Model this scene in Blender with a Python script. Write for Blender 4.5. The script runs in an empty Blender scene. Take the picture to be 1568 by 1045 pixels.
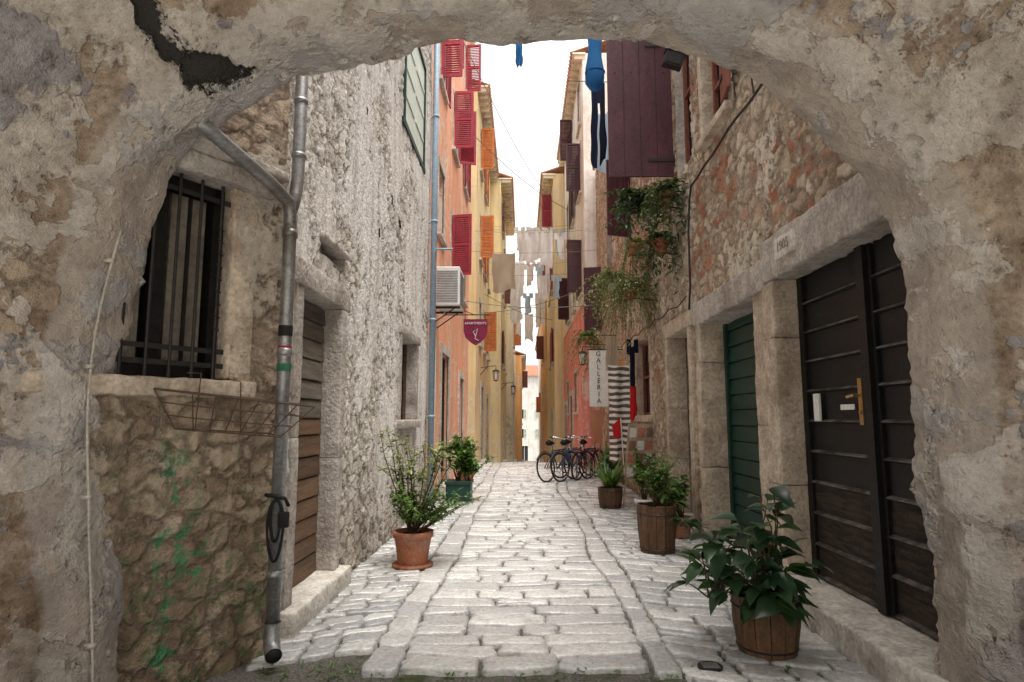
import bpy, math, random
from mathutils import Vector, noise, Matrix
random.seed(11)
U=random.uniform
sc=bpy.context.scene
sc.view_settings.view_transform='Standard'; sc.view_settings.look='None'; sc.view_settings.exposure=0
# ------------------------------------------------------------------ node helpers
class NT:
    def __init__(s,name):
        s.m=bpy.data.materials.new(name); s.m.use_nodes=True
        s.t=s.m.node_tree; s.b=s.t.nodes['Principled BSDF']; s.out=s.t.nodes['Material Output']
        s.tc=s.t.nodes.new('ShaderNodeTexCoord').outputs['Object']
    def put(s,sock,v):
        if v is None: return
        if isinstance(v,bpy.types.NodeSocket): s.t.links.new(v,sock)
        elif isinstance(v,(tuple,list)):
            v=tuple(v)
            if len(sock.default_value)==4 and len(v)==3: v=v+(1,)
            sock.default_value=v
        else: 
            try: sock.default_value=v
            except TypeError: sock.default_value=(v,)*len(sock.default_value)
    def mapping(s,scale,vec=None,rot=(0,0,0)):
        n=s.t.nodes.new('ShaderNodeMapping'); s.put(n.inputs['Vector'],vec or s.tc)
        n.inputs['Scale'].default_value=scale; n.inputs['Rotation'].default_value=rot; return n.outputs[0]
    def noise(s,scale,detail=3,rough=.55,vec=None,col=False,dist=0):
        n=s.t.nodes.new('ShaderNodeTexNoise'); s.put(n.inputs['Vector'],vec or s.tc)
        n.inputs['Scale'].default_value=scale; n.inputs['Detail'].default_value=detail; n.inputs['Roughness'].default_value=rough
        n.inputs['Distortion'].default_value=dist
        return n.outputs['Color' if col else 'Fac']
    def vor(s,scale,vec=None,feature='F1',out='Distance'):
        n=s.t.nodes.new('ShaderNodeTexVoronoi'); n.feature=feature; s.put(n.inputs['Vector'],vec or s.tc)
        n.inputs['Scale'].default_value=scale; return n.outputs[out]
    def mr(s,v,a,b,c=0.,d=1.,smooth=False):
        n=s.t.nodes.new('ShaderNodeMapRange'); n.clamp=True
        if smooth: n.interpolation_type='SMOOTHSTEP'
        s.put(n.inputs[0],v)
        for i,x in enumerate((a,b,c,d)): n.inputs[i+1].default_value=x
        return n.outputs[0]
    def math(s,op,a,b=None,c=None):
        n=s.t.nodes.new('ShaderNodeMath'); n.operation=op; s.put(n.inputs[0],a); s.put(n.inputs[1],b); s.put(n.inputs[2],c); return n.outputs[0]
    def vm(s,op,a,b):
        n=s.t.nodes.new('ShaderNodeVectorMath'); n.operation=op; s.put(n.inputs[0],a); s.put(n.inputs[1],b); return n.outputs[0]
    def mix(s,f,a,b,blend='MIX'):
        n=s.t.nodes.new('ShaderNodeMix'); n.data_type='RGBA'; n.blend_type=blend
        s.put(n.inputs[0],f); s.put(n.inputs[6],a); s.put(n.inputs[7],b); return n.outputs[2]
    def attr(s,name):
        n=s.t.nodes.new('ShaderNodeAttribute'); n.attribute_name=name; return n.outputs['Fac']
    def sep(s,v):
        n=s.t.nodes.new('ShaderNodeSeparateXYZ'); s.put(n.inputs[0],v); return n.outputs
    def bump(s,h,dist=.01,strength=1):
        n=s.t.nodes.new('ShaderNodeBump'); s.put(n.inputs['Height'],h); n.inputs['Distance'].default_value=dist; n.inputs['Strength'].default_value=strength
        s.t.links.new(n.outputs[0],s.b.inputs['Normal'])
    def disp(s,h,scale,mid=.5):
        n=s.t.nodes.new('ShaderNodeDisplacement'); s.put(n.inputs['Height'],h); n.inputs['Scale'].default_value=scale; n.inputs['Midlevel'].default_value=mid
        s.t.links.new(n.outputs[0],s.out.inputs['Displacement']); s.m.displacement_method='BOTH'
    def fin(s,col,rough=.8,spec=.3,metal=0):
        s.put(s.b.inputs['Base Color'],col); s.put(s.b.inputs['Roughness'],rough)
        s.b.inputs['Specular IOR Level'].default_value=spec; s.b.inputs['Metallic'].default_value=metal; return s.m
def c_(c,k): return tuple(min(1,x*k) for x in c[:3])
def rubble(name,A,B,mortar,plaster,pth,scale=4.2,disp=.035,plaster2=None,extra=None,brick=None,warp=.3,zbias=0.):
    n=NT(name)
    nz=n.noise(3.2,3,.6,col=True); mid=n.sep(nz)[1]
    v=n.mapping((scale,scale,scale*1.5),n.vm('ADD',n.tc,n.vm('MULTIPLY',n.vm('SUBTRACT',nz,(.5,.5,.5)),(warp,warp,warp))))
    cell=n.sep(n.vor(1,v,'F1','Color')); edge=n.vor(1,v,'DISTANCE_TO_EDGE')
    f1=n.noise(22,5,.72); big=n.noise(.8,6,.68,dist=.3)
    z=n.sep(n.tc)[2]
    e=n.mr(n.math('ADD',edge,n.math('MULTIPLY',n.math('SUBTRACT',f1,.5),.26)),.0,.22,0,1,True)
    stone=n.mix(cell[0],A,B)
    if brick: stone=n.mix(n.math('MULTIPLY',n.mr(cell[1],.5,.55),n.mr(n.noise(.6,1),.5,.56)),stone,brick)
    col=n.mix(e,mortar,stone)
    msk=n.math('ADD',n.math('MULTIPLY',big,.62),n.math('ADD',n.math('MULTIPLY',mid,.22),n.math('MULTIPLY',f1,.16)))
    if zbias: msk=n.math('ADD',msk,n.mr(z,.6,2.6,-zbias,zbias*.6))
    pm=n.mr(msk,pth,pth+.03,0,1,True)
    pl=n.mix(n.mr(mid,.35,.65),plaster,plaster2 or c_(plaster,.82))
    col=n.mix(n.math('MULTIPLY',pm,.9),col,pl)
    col=n.mix(n.mr(f1,.41,.27),col,c_(A,.4))
    col=n.mix(1,col,n.mix(n.mr(f1,.35,.7),(.82,.81,.8),(1.1,1.1,1.1)),'MULTIPLY')
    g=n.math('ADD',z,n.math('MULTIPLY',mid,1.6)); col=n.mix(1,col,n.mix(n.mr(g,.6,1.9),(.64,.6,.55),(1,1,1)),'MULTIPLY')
    st=n.noise(1,3,.6,vec=n.mapping((6,6,.45))); col=n.mix(1,col,n.mix(n.mr(st,.32,.55),(.76,.73,.7),(1,1,1)),'MULTIPLY')
    if extra: col=extra(n,col,mid,f1)
    h=n.math('ADD',n.math('MULTIPLY',n.math('MULTIPLY',e,n.math('SUBTRACT',1,pm)),n.math('ADD',.25,n.math('MULTIPLY',cell[2],.45))),n.math('MULTIPLY',pm,.6))
    h=n.math('ADD',h,n.math('MULTIPLY',n.math('SUBTRACT',mid,.5),.9)); h=n.math('ADD',h,n.math('MULTIPLY',n.math('SUBTRACT',f1,.5),.95))
    n.disp(h,disp); return n.fin(col,.9,.15)
def green_streak(n,col,mid,f1):
    s=n.sep(n.tc); q=n.noise(9,4,.75)
    d=n.math('ABSOLUTE',n.math('ADD',s[0],n.math('ADD',1.99,n.math('MULTIPLY',n.math('SUBTRACT',mid,.5),.45))))
    a=n.mr(d,.075,.01); a=n.math('MULTIPLY',a,n.mr(s[2],1.5,1.2)); a=n.math('MULTIPLY',a,n.mr(q,.49,.58))
    col=n.mix(n.math('MULTIPLY',n.mr(q,.5,.62),n.mr(s[2],1.7,.4)),col,(.17,.2,.11))
    return n.mix(n.math('MULTIPLY',a,.7),col,(.05,.34,.15))
M_leftnear=rubble('left_rubble_plaster',(.43,.33,.25),(.66,.54,.42),(.34,.27,.21),(.66,.59,.51),.54,5.0,.05,extra=green_streak,zbias=.05)
M_left=rubble('grey_rubble',(.62,.575,.52),(.82,.78,.72),(.46,.42,.38),(.86,.83,.8),.485,5.0,.04,plaster2=(.72,.69,.66),zbias=.05)
M_right=rubble('brown_rubble',(.53,.42,.32),(.8,.68,.54),(.44,.35,.27),(.82,.73,.61),.54,4.9,.052,brick=(.5,.23,.15))
def arch_mat():
    n=NT('old_vault_plaster')
    f1=n.noise(19,5,.75); f0c=n.noise(4.5,5,.68,col=True); f0=n.sep(f0c)[0]; big=n.noise(1.3,5,.65,dist=.4)
    a=n.mr(n.math('ADD',n.math('MULTIPLY',big,.8),n.math('MULTIPLY',f0,.2)),.5,.513,0,1,True)
    b2=n.noise(1.1,5,.68,vec=n.mapping((1,1,1.1),rot=(.7,.4,1))); b=n.mr(b2,.545,.56,0,1,True)
    base=n.mix(n.mr(f0,.38,.62),(.35,.265,.2),(.6,.5,.4))
    skim=n.mix(n.mr(f0,.3,.7),(.56,.51,.46),(.74,.685,.62)); grey=n.mix(n.mr(f0,.3,.7),(.35,.335,.345),(.5,.475,.48))
    col=n.mix(a,base,skim); col=n.mix(b,col,grey)
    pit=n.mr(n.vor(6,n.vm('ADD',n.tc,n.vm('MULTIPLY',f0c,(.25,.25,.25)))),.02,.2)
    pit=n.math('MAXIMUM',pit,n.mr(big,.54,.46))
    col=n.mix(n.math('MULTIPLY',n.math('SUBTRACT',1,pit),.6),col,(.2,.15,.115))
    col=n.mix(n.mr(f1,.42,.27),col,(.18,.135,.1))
    col=n.mix(1,col,n.mix(n.mr(f1,.35,.7),(.8,.79,.78),(1.12,1.12,1.12)),'MULTIPLY')
    col=n.mix(1,col,n.mix(n.mr(n.sep(f0c)[2],.35,.6),(.7,.67,.63),(1.05,1.05,1.05)),'MULTIPLY')
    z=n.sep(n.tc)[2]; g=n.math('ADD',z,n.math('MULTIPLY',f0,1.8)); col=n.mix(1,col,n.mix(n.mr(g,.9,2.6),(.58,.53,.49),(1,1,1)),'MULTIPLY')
    rim=n.mr(n.math('ADD',n.attr('ed'),n.math('MULTIPLY',n.math('SUBTRACT',f0,.5),.6)),.45,.6); col=n.mix(n.math('MULTIPLY',rim,.4),col,(.6,.57,.54))
    hole_shade=n.mr(n.math('ADD',n.attr('rnd'),n.math('MULTIPLY',n.math('SUBTRACT',f0,.5),1.7)),.5,.54)  # darkness of the broken hole, painted into the plaster colour
    col=n.mix(hole_shade,col,(.05,.046,.042))
    h=n.math('ADD',n.math('MULTIPLY',a,.22),n.math('MULTIPLY',n.math('SUBTRACT',f0,.5),1.2))
    h=n.math('ADD',h,n.math('MULTIPLY',b,.2)); h=n.math('ADD',h,n.math('MULTIPLY',pit,.45)); h=n.math('ADD',h,n.math('MULTIPLY',n.math('SUBTRACT',f1,.5),.7))
    h=n.math('SUBTRACT',h,n.math('MULTIPLY',hole_shade,.8)); n.disp(h,.06); return n.fin(col,.9,.15)
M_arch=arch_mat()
def plain(name,col,col2=None,scale=6,rough=.7,spec=.3,bump=.004,metal=0,stretch=(1,1,1),dirt=.3,usernd=False,stain=None):
    n=NT(name); a=n.noise(scale,4,.65,vec=n.mapping(stretch)); b=n.noise(scale*6,2,.6)
    c=n.mix(n.mr(a,.38,.62),col,col2 or c_(col,.75))
    if usernd: c=n.mix(1,c,n.mix(n.attr('rnd'),(.65,.65,.65),(1.25,1.2,1.15)),'MULTIPLY')
    if stain: c=n.mix(n.mr(n.noise(1.6,5,.7),.5,.68),c,stain)
    c=n.mix(1,c,n.mix(n.mr(b,.3,.65),(1-dirt,1-dirt,1-dirt),(1.08,1.08,1.08)),'MULTIPLY')
    if bump>=.003: n.bump(n.math('ADD',a,n.math('MULTIPLY',b,.4)),bump)
    return n.fin(c,rough,spec,metal)
M_stone=plain('dressed_stone',(.68,.57,.46),(.47,.39,.31),5,.85,.2,.03,stain=(.35,.265,.2))
M_stoneg=plain('grey_dressed_stone',(.58,.53,.48),(.41,.37,.34),5,.85,.2,.03,stain=(.31,.26,.23))
M_stonep=plain('pale_stone_sill',(.78,.74,.68),(.58,.54,.48),5,.75,.3,.016,stain=(.38,.34,.3))
M_wood=plain('weathered_brown_wood',(.19,.115,.07),(.11,.075,.055),7,.75,.3,.006,stretch=(1,.25,3),usernd=True)
M_woodg=plain('grey_weathered_wood',(.21,.185,.16),(.13,.115,.097),7,.8,.2,.006,stretch=(1,.25,3),usernd=True)
M_black=plain('black_painted_wood',(.008,.0075,.008),(.014,.012,.011),6,.5,.25,.006,stretch=(1,.25,3))
M_green=plain('green_painted_wood',(.012,.055,.04),(.009,.04,.03),6,.5,.35,.004,stretch=(1,.25,2))
M_maroon=plain('maroon_shutter_paint',(.1,.033,.045),(.07,.025,.032),4,.5,.3,.003,stretch=(1,1,.3))
M_crim=plain('crimson_shutter_paint',(.45,.055,.085),(.34,.042,.065),4,.5,.35,.002)
M_orsh=plain('orange_shutter_paint',(.75,.25,.07),(.6,.18,.05),4,.5,.35,.002)
M_brsh=plain('brown_shutter_paint',(.26,.085,.055),(.19,.065,.045),4,.5,.35,.002)
M_zinc=plain('galvanised_pipe',(.42,.42,.43),(.3,.3,.31),9,.42,.5,.002,metal=.6,stain=(.22,.2,.18))
M_bpipe=plain('blue_grey_pipe',(.33,.45,.56),(.28,.38,.48),9,.5,.4,.002)
M_iron=plain('black_iron',(.015,.015,.017),(.03,.024,.02),20,.55,.4,.002)
M_rust=plain('rusty_wire',(.09,.06,.045),(.15,.085,.055),30,.7,.3,.001)
M_terra=plain('terracotta',(.46,.165,.08),(.35,.14,.085),8,.75,.25,.004,stain=(.4,.3,.24))
M_soil=plain('soil',(.05,.035,.025),None,20,.95,.1,.02)
M_barrel=plain('barrel_wood',(.17,.09,.05),(.1,.06,.035),6,.65,.3,.005,stretch=(3,3,.4),usernd=True)
M_glass=plain('dark_window_glass',(.035,.04,.045),None,3,.12,.5,.0005)
M_white=plain('white_paint',(.8,.8,.78),(.74,.74,.72),6,.6,.3,.002,dirt=.1)
M_cream=plain('pale_green_paint',(.72,.78,.7),(.62,.68,.6),6,.6,.3,.002,dirt=.12)
M_tile=plain('roof_tile',(.5,.24,.15),(.38,.18,.12),6,.8,.2,.006)
M_rope=plain('grey_cord',(.3,.29,.27),None,20,.8,.2,.001)
M_brass=plain('brass',(.55,.36,.14),None,20,.35,.5,.001,metal=.8)
M_rubber=plain('black_rubber',(.02,.02,.02),None,20,.7,.3,.001)
M_chrome=plain('chrome',(.6,.6,.62),None,20,.2,.5,.0005,metal=1)
def cloth(name,col):
    n=NT(name); a=n.noise(5,2); c=n.mix(n.mr(a,.3,.7),c_(col,.94),col); n.fin(c,.85,.1)
    tr=n.t.nodes.new('ShaderNodeBsdfTranslucent'); n.put(tr.inputs[0],c); mx=n.t.nodes.new('ShaderNodeMixShader'); mx.inputs[0].default_value=.5
    n.t.links.new(n.b.outputs[0],mx.inputs[1]); n.t.links.new(tr.outputs[0],mx.inputs[2]); n.t.links.new(mx.outputs[0],n.out.inputs[0]); return n.m
M_cw=cloth('white_cotton',(.9,.9,.91)); M_cb=cloth('pale_blue_cotton',(.55,.72,.88)); M_cn=cloth('navy_denim',(.018,.026,.055)); M_cblue=cloth('blue_fabric',(.05,.2,.45)); M_ck=cloth('khaki_cloth',(.5,.44,.35)); M_cred=cloth('red_fabric',(.7,.04,.05)); M_cpk=cloth('pink_cotton',(.85,.5,.5))
def leafmat(name,a,b):
    n=NT(name); c=n.mix(n.attr('rnd'),a,b); n.fin(c,.33,.5)
    tr=n.t.nodes.new('ShaderNodeBsdfTranslucent'); n.put(tr.inputs[0],n.mix(.5,c,(.25,.42,.05)))
    mx=n.t.nodes.new('ShaderNodeMixShader'); mx.inputs[0].default_value=.22
    n.t.links.new(n.b.outputs[0],mx.inputs[1]); n.t.links.new(tr.outputs[0],mx.inputs[2]); n.t.links.new(mx.outputs[0],n.out.inputs[0]); return n.m
M_leafd=leafmat('dark_glossy_leaf',(.008,.03,.018),(.04,.1,.045))
M_leafg=leafmat('green_leaf',(.03,.09,.02),(.15,.28,.06))
M_leafy=leafmat('yellow_green_leaf',(.1,.15,.045),(.42,.43,.18))
M_stem=plain('plant_stem',(.14,.1,.06),(.09,.07,.04),10,.8,.2,.002)
def render_mat(name,col,stain=(.6,.52,.45),bumpd=.008):
    n=NT(name); a=n.noise(.8,5,.65); b=n.noise(7,4,.6); s=n.noise(1,3,.6,vec=n.mapping((5,5,.35)))
    c=n.mix(n.mr(a,.4,.7),col,c_(col,.85)); c=n.mix(n.mr(n.math('ADD',n.math('MULTIPLY',a,.5),n.math('MULTIPLY',b,.5)),.54,.56),c,stain)
    c=n.mix(1,c,n.mix(n.mr(s,.3,.6),(.78,.76,.74),(1,1,1)),'MULTIPLY'); n.bump(b,bumpd); return n.fin(c,.88,.2)
M_orange=render_mat('orange_render',(.92,.46,.29),(.82,.66,.54)); M_yellow=render_mat('yellow_render',(.92,.76,.44),(.86,.76,.6))
M_creamr=render_mat('cream_render',(.92,.85,.68)); M_pink=render_mat('red_pink_render',(.9,.33,.27),(.8,.52,.45)); M_ochre=render_mat('ochre_render',(.93,.74,.44),(.86,.72,.55)); M_whiter=render_mat('white_render',(.9,.88,.83),(.76,.7,.62)); M_orng2=render_mat('bright_orange_render',(.94,.5,.2),(.85,.6,.4))
# ------------------------------------------------------------------ mesh helpers
class MB:
    def __init__(s): s.v=[];s.f=[];s.mi=[];s.r=[];s.rv=.5;s.e=[];s.ev=0.
    def av(s,p): s.v.append(tuple(p)); s.r.append(s.rv); s.e.append(s.ev); return len(s.v)-1
    def face(s,idx,m=0): s.f.append(tuple(idx)); s.mi.append(m)
    def poly(s,pts,m=0): s.face([s.av(p) for p in pts],m)
    def box(s,x0,x1,y0,y1,z0,z1,m=0,T=None):
        T=T or (lambda a,b,c:(a,b,c))
        i=[s.av(T(*p)) for p in ((x0,y0,z0),(x1,y0,z0),(x1,y1,z0),(x0,y1,z0),(x0,y0,z1),(x1,y0,z1),(x1,y1,z1),(x0,y1,z1))]
        for q in ((3,2,1,0),(4,5,6,7),(0,1,5,4),(1,2,6,5),(2,3,7,6),(3,0,4,7)): s.face([i[k] for k in q],m)
    def tube(s,pts,r,seg=8,m=0,caps=True,closed=False):
        pts=[Vector(p) for p in pts]; n=len(pts); rings=[]; ref=None
        for i,p in enumerate(pts):
            if closed: t=pts[(i+1)%n]-pts[i-1]
            else: t=pts[min(i+1,n-1)]-pts[max(i-1,0)]
            if t.length<1e-9: t=Vector((0,0,1))
            t.normalize()
            if ref is None: ref=Vector((0,0,1)) if abs(t.z)<.9 else Vector((1,0,0))
            a=(ref-t*ref.dot(t)); a.normalize(); b=t.cross(a); ref=a
            rr=r[i] if isinstance(r,(list,tuple)) else r
            rings.append([s.av(p+(a*math.cos(2*math.pi*k/seg)+b*math.sin(2*math.pi*k/seg))*rr) for k in range(seg)])
        for i in range(n if closed else n-1):
            A=rings[i];B=rings[(i+1)%n]
            for k in range(seg): s.face((A[k],A[(k+1)%seg],B[(k+1)%seg],B[k]),m)
        if caps and not closed: s.face(rings[0][::-1],m); s.face(rings[-1],m)
    def rbox(s,x0,x1,y0,y1,z0,z1,r=.015,m=0,T=None,res=.07,amp=.008,sd=0):
        T=T or (lambda a,b,c:(a,b,c))
        def cuts(a,b):
            L=b-a; rr=min(r,L*.3); n=max(1,int((L-2*rr)/res)); return [a,a+rr*.35]+[a+rr+(L-2*rr)*i/n for i in range(n+1)]+[b-rr*.35,b]
        cx,cy,cz=cuts(x0,x1),cuts(y0,y1),cuts(z0,z1); cache={}
        def P(x,y,z):
            k=(round(x,5),round(y,5),round(z,5))
            if k in cache: return cache[k]
            rx=min(r,(x1-x0)*.3);ry=min(r,(y1-y0)*.3);rz=min(r,(z1-z0)*.3)
            q=Vector((min(max(x,x0+rx),x1-rx),min(max(y,y0+ry),y1-ry),min(max(z,z0+rz),z1-rz)))
            d=Vector((x,y,z))-q
            p=q+(d.normalized()*min(rx,ry,rz) if d.length>1e-7 else d)
            w=Vector(T(*p)); o=Vector((sd*3.7,0,0)); nv=noise.noise_vector(w*3+o)*amp*.6+noise.noise_vector(w*11+o)*amp*.6+noise.noise_vector(w*31)*amp*.35
            cache[k]=s.av(w+nv); return cache[k]
        def F(A,B,fn,fl):
            for i in range(len(A)-1):
                for j in range(len(B)-1):
                    q=[fn(A[i],B[j]),fn(A[i+1],B[j]),fn(A[i+1],B[j+1]),fn(A[i],B[j+1])]
                    s.face(q[::-1] if fl else q,m)
        F(cx,cy,lambda a,b:P(a,b,z0),True);F(cx,cy,lambda a,b:P(a,b,z1),False)
        F(cx,cz,lambda a,b:P(a,y0,b),False);F(cx,cz,lambda a,b:P(a,y1,b),True)
        F(cy,cz,lambda a,b:P(x0,a,b),True);F(cy,cz,lambda a,b:P(x1,a,b),False)
    def leaf(s,base,d,up,L,W,bend=.3,m=0,seg=4,fold=.25):
        d=d.normalized(); side=d.cross(up)
        if side.length<1e-4: side=Vector((1,0,0))
        side.normalize(); nrm=side.cross(d)
        s.rv=U(0,1); prev=None
        for i in range(seg+1):
            t=i/seg; w=W*.5*(math.sin(math.pi*min(1,t**.8*.97+.03)))+.0008
            c=base+d*(L*t*(1-.15*bend*t))-nrm*(L*bend*t*t)
            row=(s.av(c-side*w+nrm*w*fold),s.av(c),s.av(c+side*w+nrm*w*fold))
            if prev:
                s.face((prev[0],prev[1],row[1],row[0]),m); s.face((prev[1],prev[2],row[2],row[1]),m)
            prev=row
        s.rv=.5
    def build(s,name,mats,parent=None,smooth=False):
        me=bpy.data.meshes.new(name); me.from_pydata(s.v,[],s.f)
        for m in mats: me.materials.append(m)
        me.polygons.foreach_set('material_index',s.mi)
        at=me.attributes.new('rnd','FLOAT','POINT'); at.data.foreach_set('value',s.r)
        if any(s.e): at=me.attributes.new('ed','FLOAT','POINT'); at.data.foreach_set('value',s.e)
        if smooth: me.polygons.foreach_set('use_smooth',[True]*len(me.polygons))
        me.update(); o=bpy.data.objects.new(name,me); sc.collection.objects.link(o)
        if parent: o.parent=parent; o.location=-parent.location
        return o
def group(name,loc=(0,0,0)):
    e=bpy.data.objects.new(name,None); e.empty_display_size=.2; e.location=loc; sc.collection.objects.link(e); return e
class Fr:
    def __init__(s,o,d,n):
        s.o=Vector((o[0],o[1],0)); s.d=Vector((d[0],d[1],0)).normalized(); s.n=Vector((n[0],n[1],0)).normalized()
    def __call__(s,u,n,z): return s.o+s.d*u+s.n*n+Vector((0,0,z))
def wallgrid(F,u0,u1,z0,z1,holes,res,mb=None,m=0):
    mb=mb or MB()
    def cuts(a,b,ed):
        n=max(1,int(round((b-a)/res))); L=[a+(b-a)*i/n for i in range(n+1)]
        ed=[e for e in ed if a<e<b]
        L=[x for x in L if x in (a,b) or all(abs(x-e)>res*.35 for e in ed)]
        return sorted(set(L+ed))
    us=cuts(u0,u1,[h[0] for h in holes]+[h[1] for h in holes]); zs=cuts(z0,z1,[h[2] for h in holes]+[h[3] for h in holes])
    flip=F.d.cross(Vector((0,0,1))).dot(F.n)<0; cache={}
    def P(i,j):
        if (i,j) not in cache:
            p=F(us[i],0,zs[j]); dd=noise.noise(p*.7)*.03 
            cache[(i,j)]=mb.av(p+F.n*dd)
        return cache[(i,j)]
    for i in range(len(us)-1):
        uc=(us[i]+us[i+1])/2
        for j in range(len(zs)-1):
            zc=(zs[j]+zs[j+1])/2
            if any(h[0]<uc<h[1] and h[2]<zc<h[3] for h in holes): continue
            q=[P(i,j),P(i+1,j),P(i+1,j+1),P(i,j+1)]
            mb.face(q[::-1] if flip else q,m)
    return mb
def lining(mb,F,h,depth,m=0,n0=.0):
    u0,u1,z0,z1=h
    for q in (((u0,n0,z0),(u0,n0,z1),(u0,-depth,z1),(u0,-depth,z0)),((u1,n0,z0),(u1,n0,z1),(u1,-depth,z1),(u1,-depth,z0)),((u0,n0,z1),(u1,n0,z1),(u1,-depth,z1),(u0,-depth,z1)),((u0,n0,z0),(u1,n0,z0),(u1,-depth,z0),(u0,-depth,z0))):
        mb.poly([F(*p) for p in q],m)
def surround(mb,F,h,w=.14,depth=.22,proud=.02,lint=.2,m=0,sill=.0,sillout=.05,lintext=.08):
    u0,u1,z0,z1=h
    for a,b,s in ((u0-w,u0,1),(u1,u1+w,2)):
        z=z0
        while z<z1-.02:
            zz=min(z1,z+U(.6,1.2)); 
            if z1-zz<.3: zz=z1
            mb.rbox(a,b,-depth,proud+U(-.004,.004),z,zz-.001,.01,m,F,sd=s,amp=.01); z=zz
    mb.rbox(u0-w-lintext,u1+w+lintext,-depth,proud+.012,z1,z1+lint,.015,m,F,sd=5,amp=.011)
    if sill: mb.rbox(u0-w-.03,u1+w+.03,-depth,proud+sillout,z0-sill,z0,.015,m,F,sd=9)
def planks_h(mb,F,u0,u1,n,z0,z1,step,gap=.006,m=0,th=.03,taper=.0):
    z=z0
    while z<z1-.02:
        mb.rv=U(0,1); zz=min(z1,z+step*U(.92,1.08)); off=U(-.003,.003)
        pts=[(n-th,z),(n+off+taper,z+.002),(n+off+taper,z+.012),(n+off,zz-gap-.004),(n+off-.006,zz-gap)]
        A=[mb.av(F(u0,a,b)) for a,b in pts]; B=[mb.av(F(u1,a,b)) for a,b in pts]
        for k in range(len(pts)-1): mb.face((A[k],B[k],B[k+1],A[k+1]),m)
        z=zz
    mb.rv=.5; mb.poly([F(u0,n-.02,z0),F(u1,n-.02,z0),F(u1,n-.02,z1),F(u0,n-.02,z1)],m)
def shutter(mb,F,u,z0,w,h,ang,sgn,m=0,n0=.05):
    a=math.radians(ang); ca,sa=math.cos(a)*sgn,math.sin(a)
    def T(x,y,z): return F(u+ca*x-sa*y*sgn,n0+sa*x+math.cos(a)*y,z)
    t=.018; fw=.06
    mb.box(0,fw,-t,t,z0,z0+h,m,T); mb.box(w-fw,w,-t,t,z0,z0+h,m,T)
    for zz in (z0,z0+h*.5-.03,z0+h-.07): mb.box(fw,w-fw,-t+.001,t-.001,zz,zz+.07,m,T)
    n=int(h/.055)
    for i in range(n):
        z=z0+.06+(h-.12)*(i+.5)/n; mb.poly([T(fw,-t,z-.028),T(w-fw,-t,z-.028),T(w-fw,t,z+.034),T(fw,t,z+.034)],m)
# ------------------------------------------------------------------ ground + paving
def gz(y): 
    if y<21: return 0
    if y<100: return -(y-21)*.066*min(1,(y-21)/3+.3)
    return -(100-21)*.066
mb=MB(); ys=[-120,-20,0,3,6,12,18,21,22,24,28,34,42,52,62,80,100,200,500]; xs=[-400,-50,-6,-2,0,2,6,50,400]
G=[[mb.av((x,y,gz(y)-.035)) for x in xs] for y in ys]
for i in range(len(ys)-1):
    for j in range(len(xs)-1): mb.face((G[i][j],G[i][j+1],G[i+1][j+1],G[i+1][j]))
n=NT('earth_and_mortar'); f=n.noise(60,3,.7); g=n.noise(2.5,4,.6)
col=n.mix(n.mr(f,.3,.7),(.06,.055,.045),(.28,.26,.235)); col=n.mix(n.mr(g,.54,.62),col,(.07,.085,.035)); n.bump(f,.02)
mb.build('ground',[n.fin(col,.9,.2)])
n=NT('paving_stone'); r=n.attr('rnd'); a=n.noise(5,5,.65); b=n.noise(34,3,.65); x=n.sep(n.tc)[0]
col=n.mix(r,(.46,.465,.475),(.84,.835,.82)); col=n.mix(n.mr(a,.5,.74),col,(.48,.465,.44)); col=n.mix(1,col,n.mix(n.mr(b,.32,.62),(.74,.74,.74),(1.08,1.08,1.08)),'MULTIPLY')
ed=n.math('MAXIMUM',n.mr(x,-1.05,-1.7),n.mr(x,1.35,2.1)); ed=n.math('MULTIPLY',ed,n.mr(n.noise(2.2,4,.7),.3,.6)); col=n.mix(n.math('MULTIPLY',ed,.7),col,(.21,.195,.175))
n.bump(n.math('ADD',n.math('MULTIPLY',a,.9),n.math('MULTIPLY',b,.35)),.016)
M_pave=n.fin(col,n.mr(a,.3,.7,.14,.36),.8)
pv=MB()
def stone(c4,z,rv):
    pv.rv=rv; ring=[]
    tx,ty=U(-.02,.02),U(-.025,.025); cx=sum(p[0] for p in c4)/4; cy=sum(p[1] for p in c4)/4; dz=U(-.006,.006)
    for k in range(4):
        a=c4[k];b=c4[(k+1)%4]; c1=U(.03,.14)
        for t in (c1,.3,.52,.75,1-U(.03,.14)):
            j=.016 if t in(.3,.52,.75) else .005
            ring.append((a[0]+(b[0]-a[0])*t+U(-j,j),a[1]+(b[1]-a[1])*t+U(-j,j)))
    def R(ins,zz,wob=0):
        out=[]
        for x,y in ring:
            dx,dy=cx-x,cy-y; L=math.hypot(dx,dy); k=ins/L
            out.append(pv.av((x+dx*k,y+dy*k,gz(y)+z+zz+dz+(x-cx)*tx+(y-cy)*ty+U(-wob,wob))))
        return out
    r0=R(0,-.05);r1=R(.003,-.013);r2=R(.011,-.002,.002);r3=R(.035,.001,.003)
    cc=pv.av((cx,cy,gz(cy)+z+dz+U(-.003,.003))); N=len(ring)
    for A,B in ((r0,r1),(r1,r2),(r2,r3)):
        for k in range(N): pv.face((A[k],A[(k+1)%N],B[(k+1)%N],B[k]))
    for k in range(N): pv.face((r3[k],r3[(k+1)%N],cc))
def wob(x,y): return x+noise.noise(Vector((x*3,y*.35,2)))*.1+noise.noise(Vector((x*2,y*1.3,7)))*.05
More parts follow.
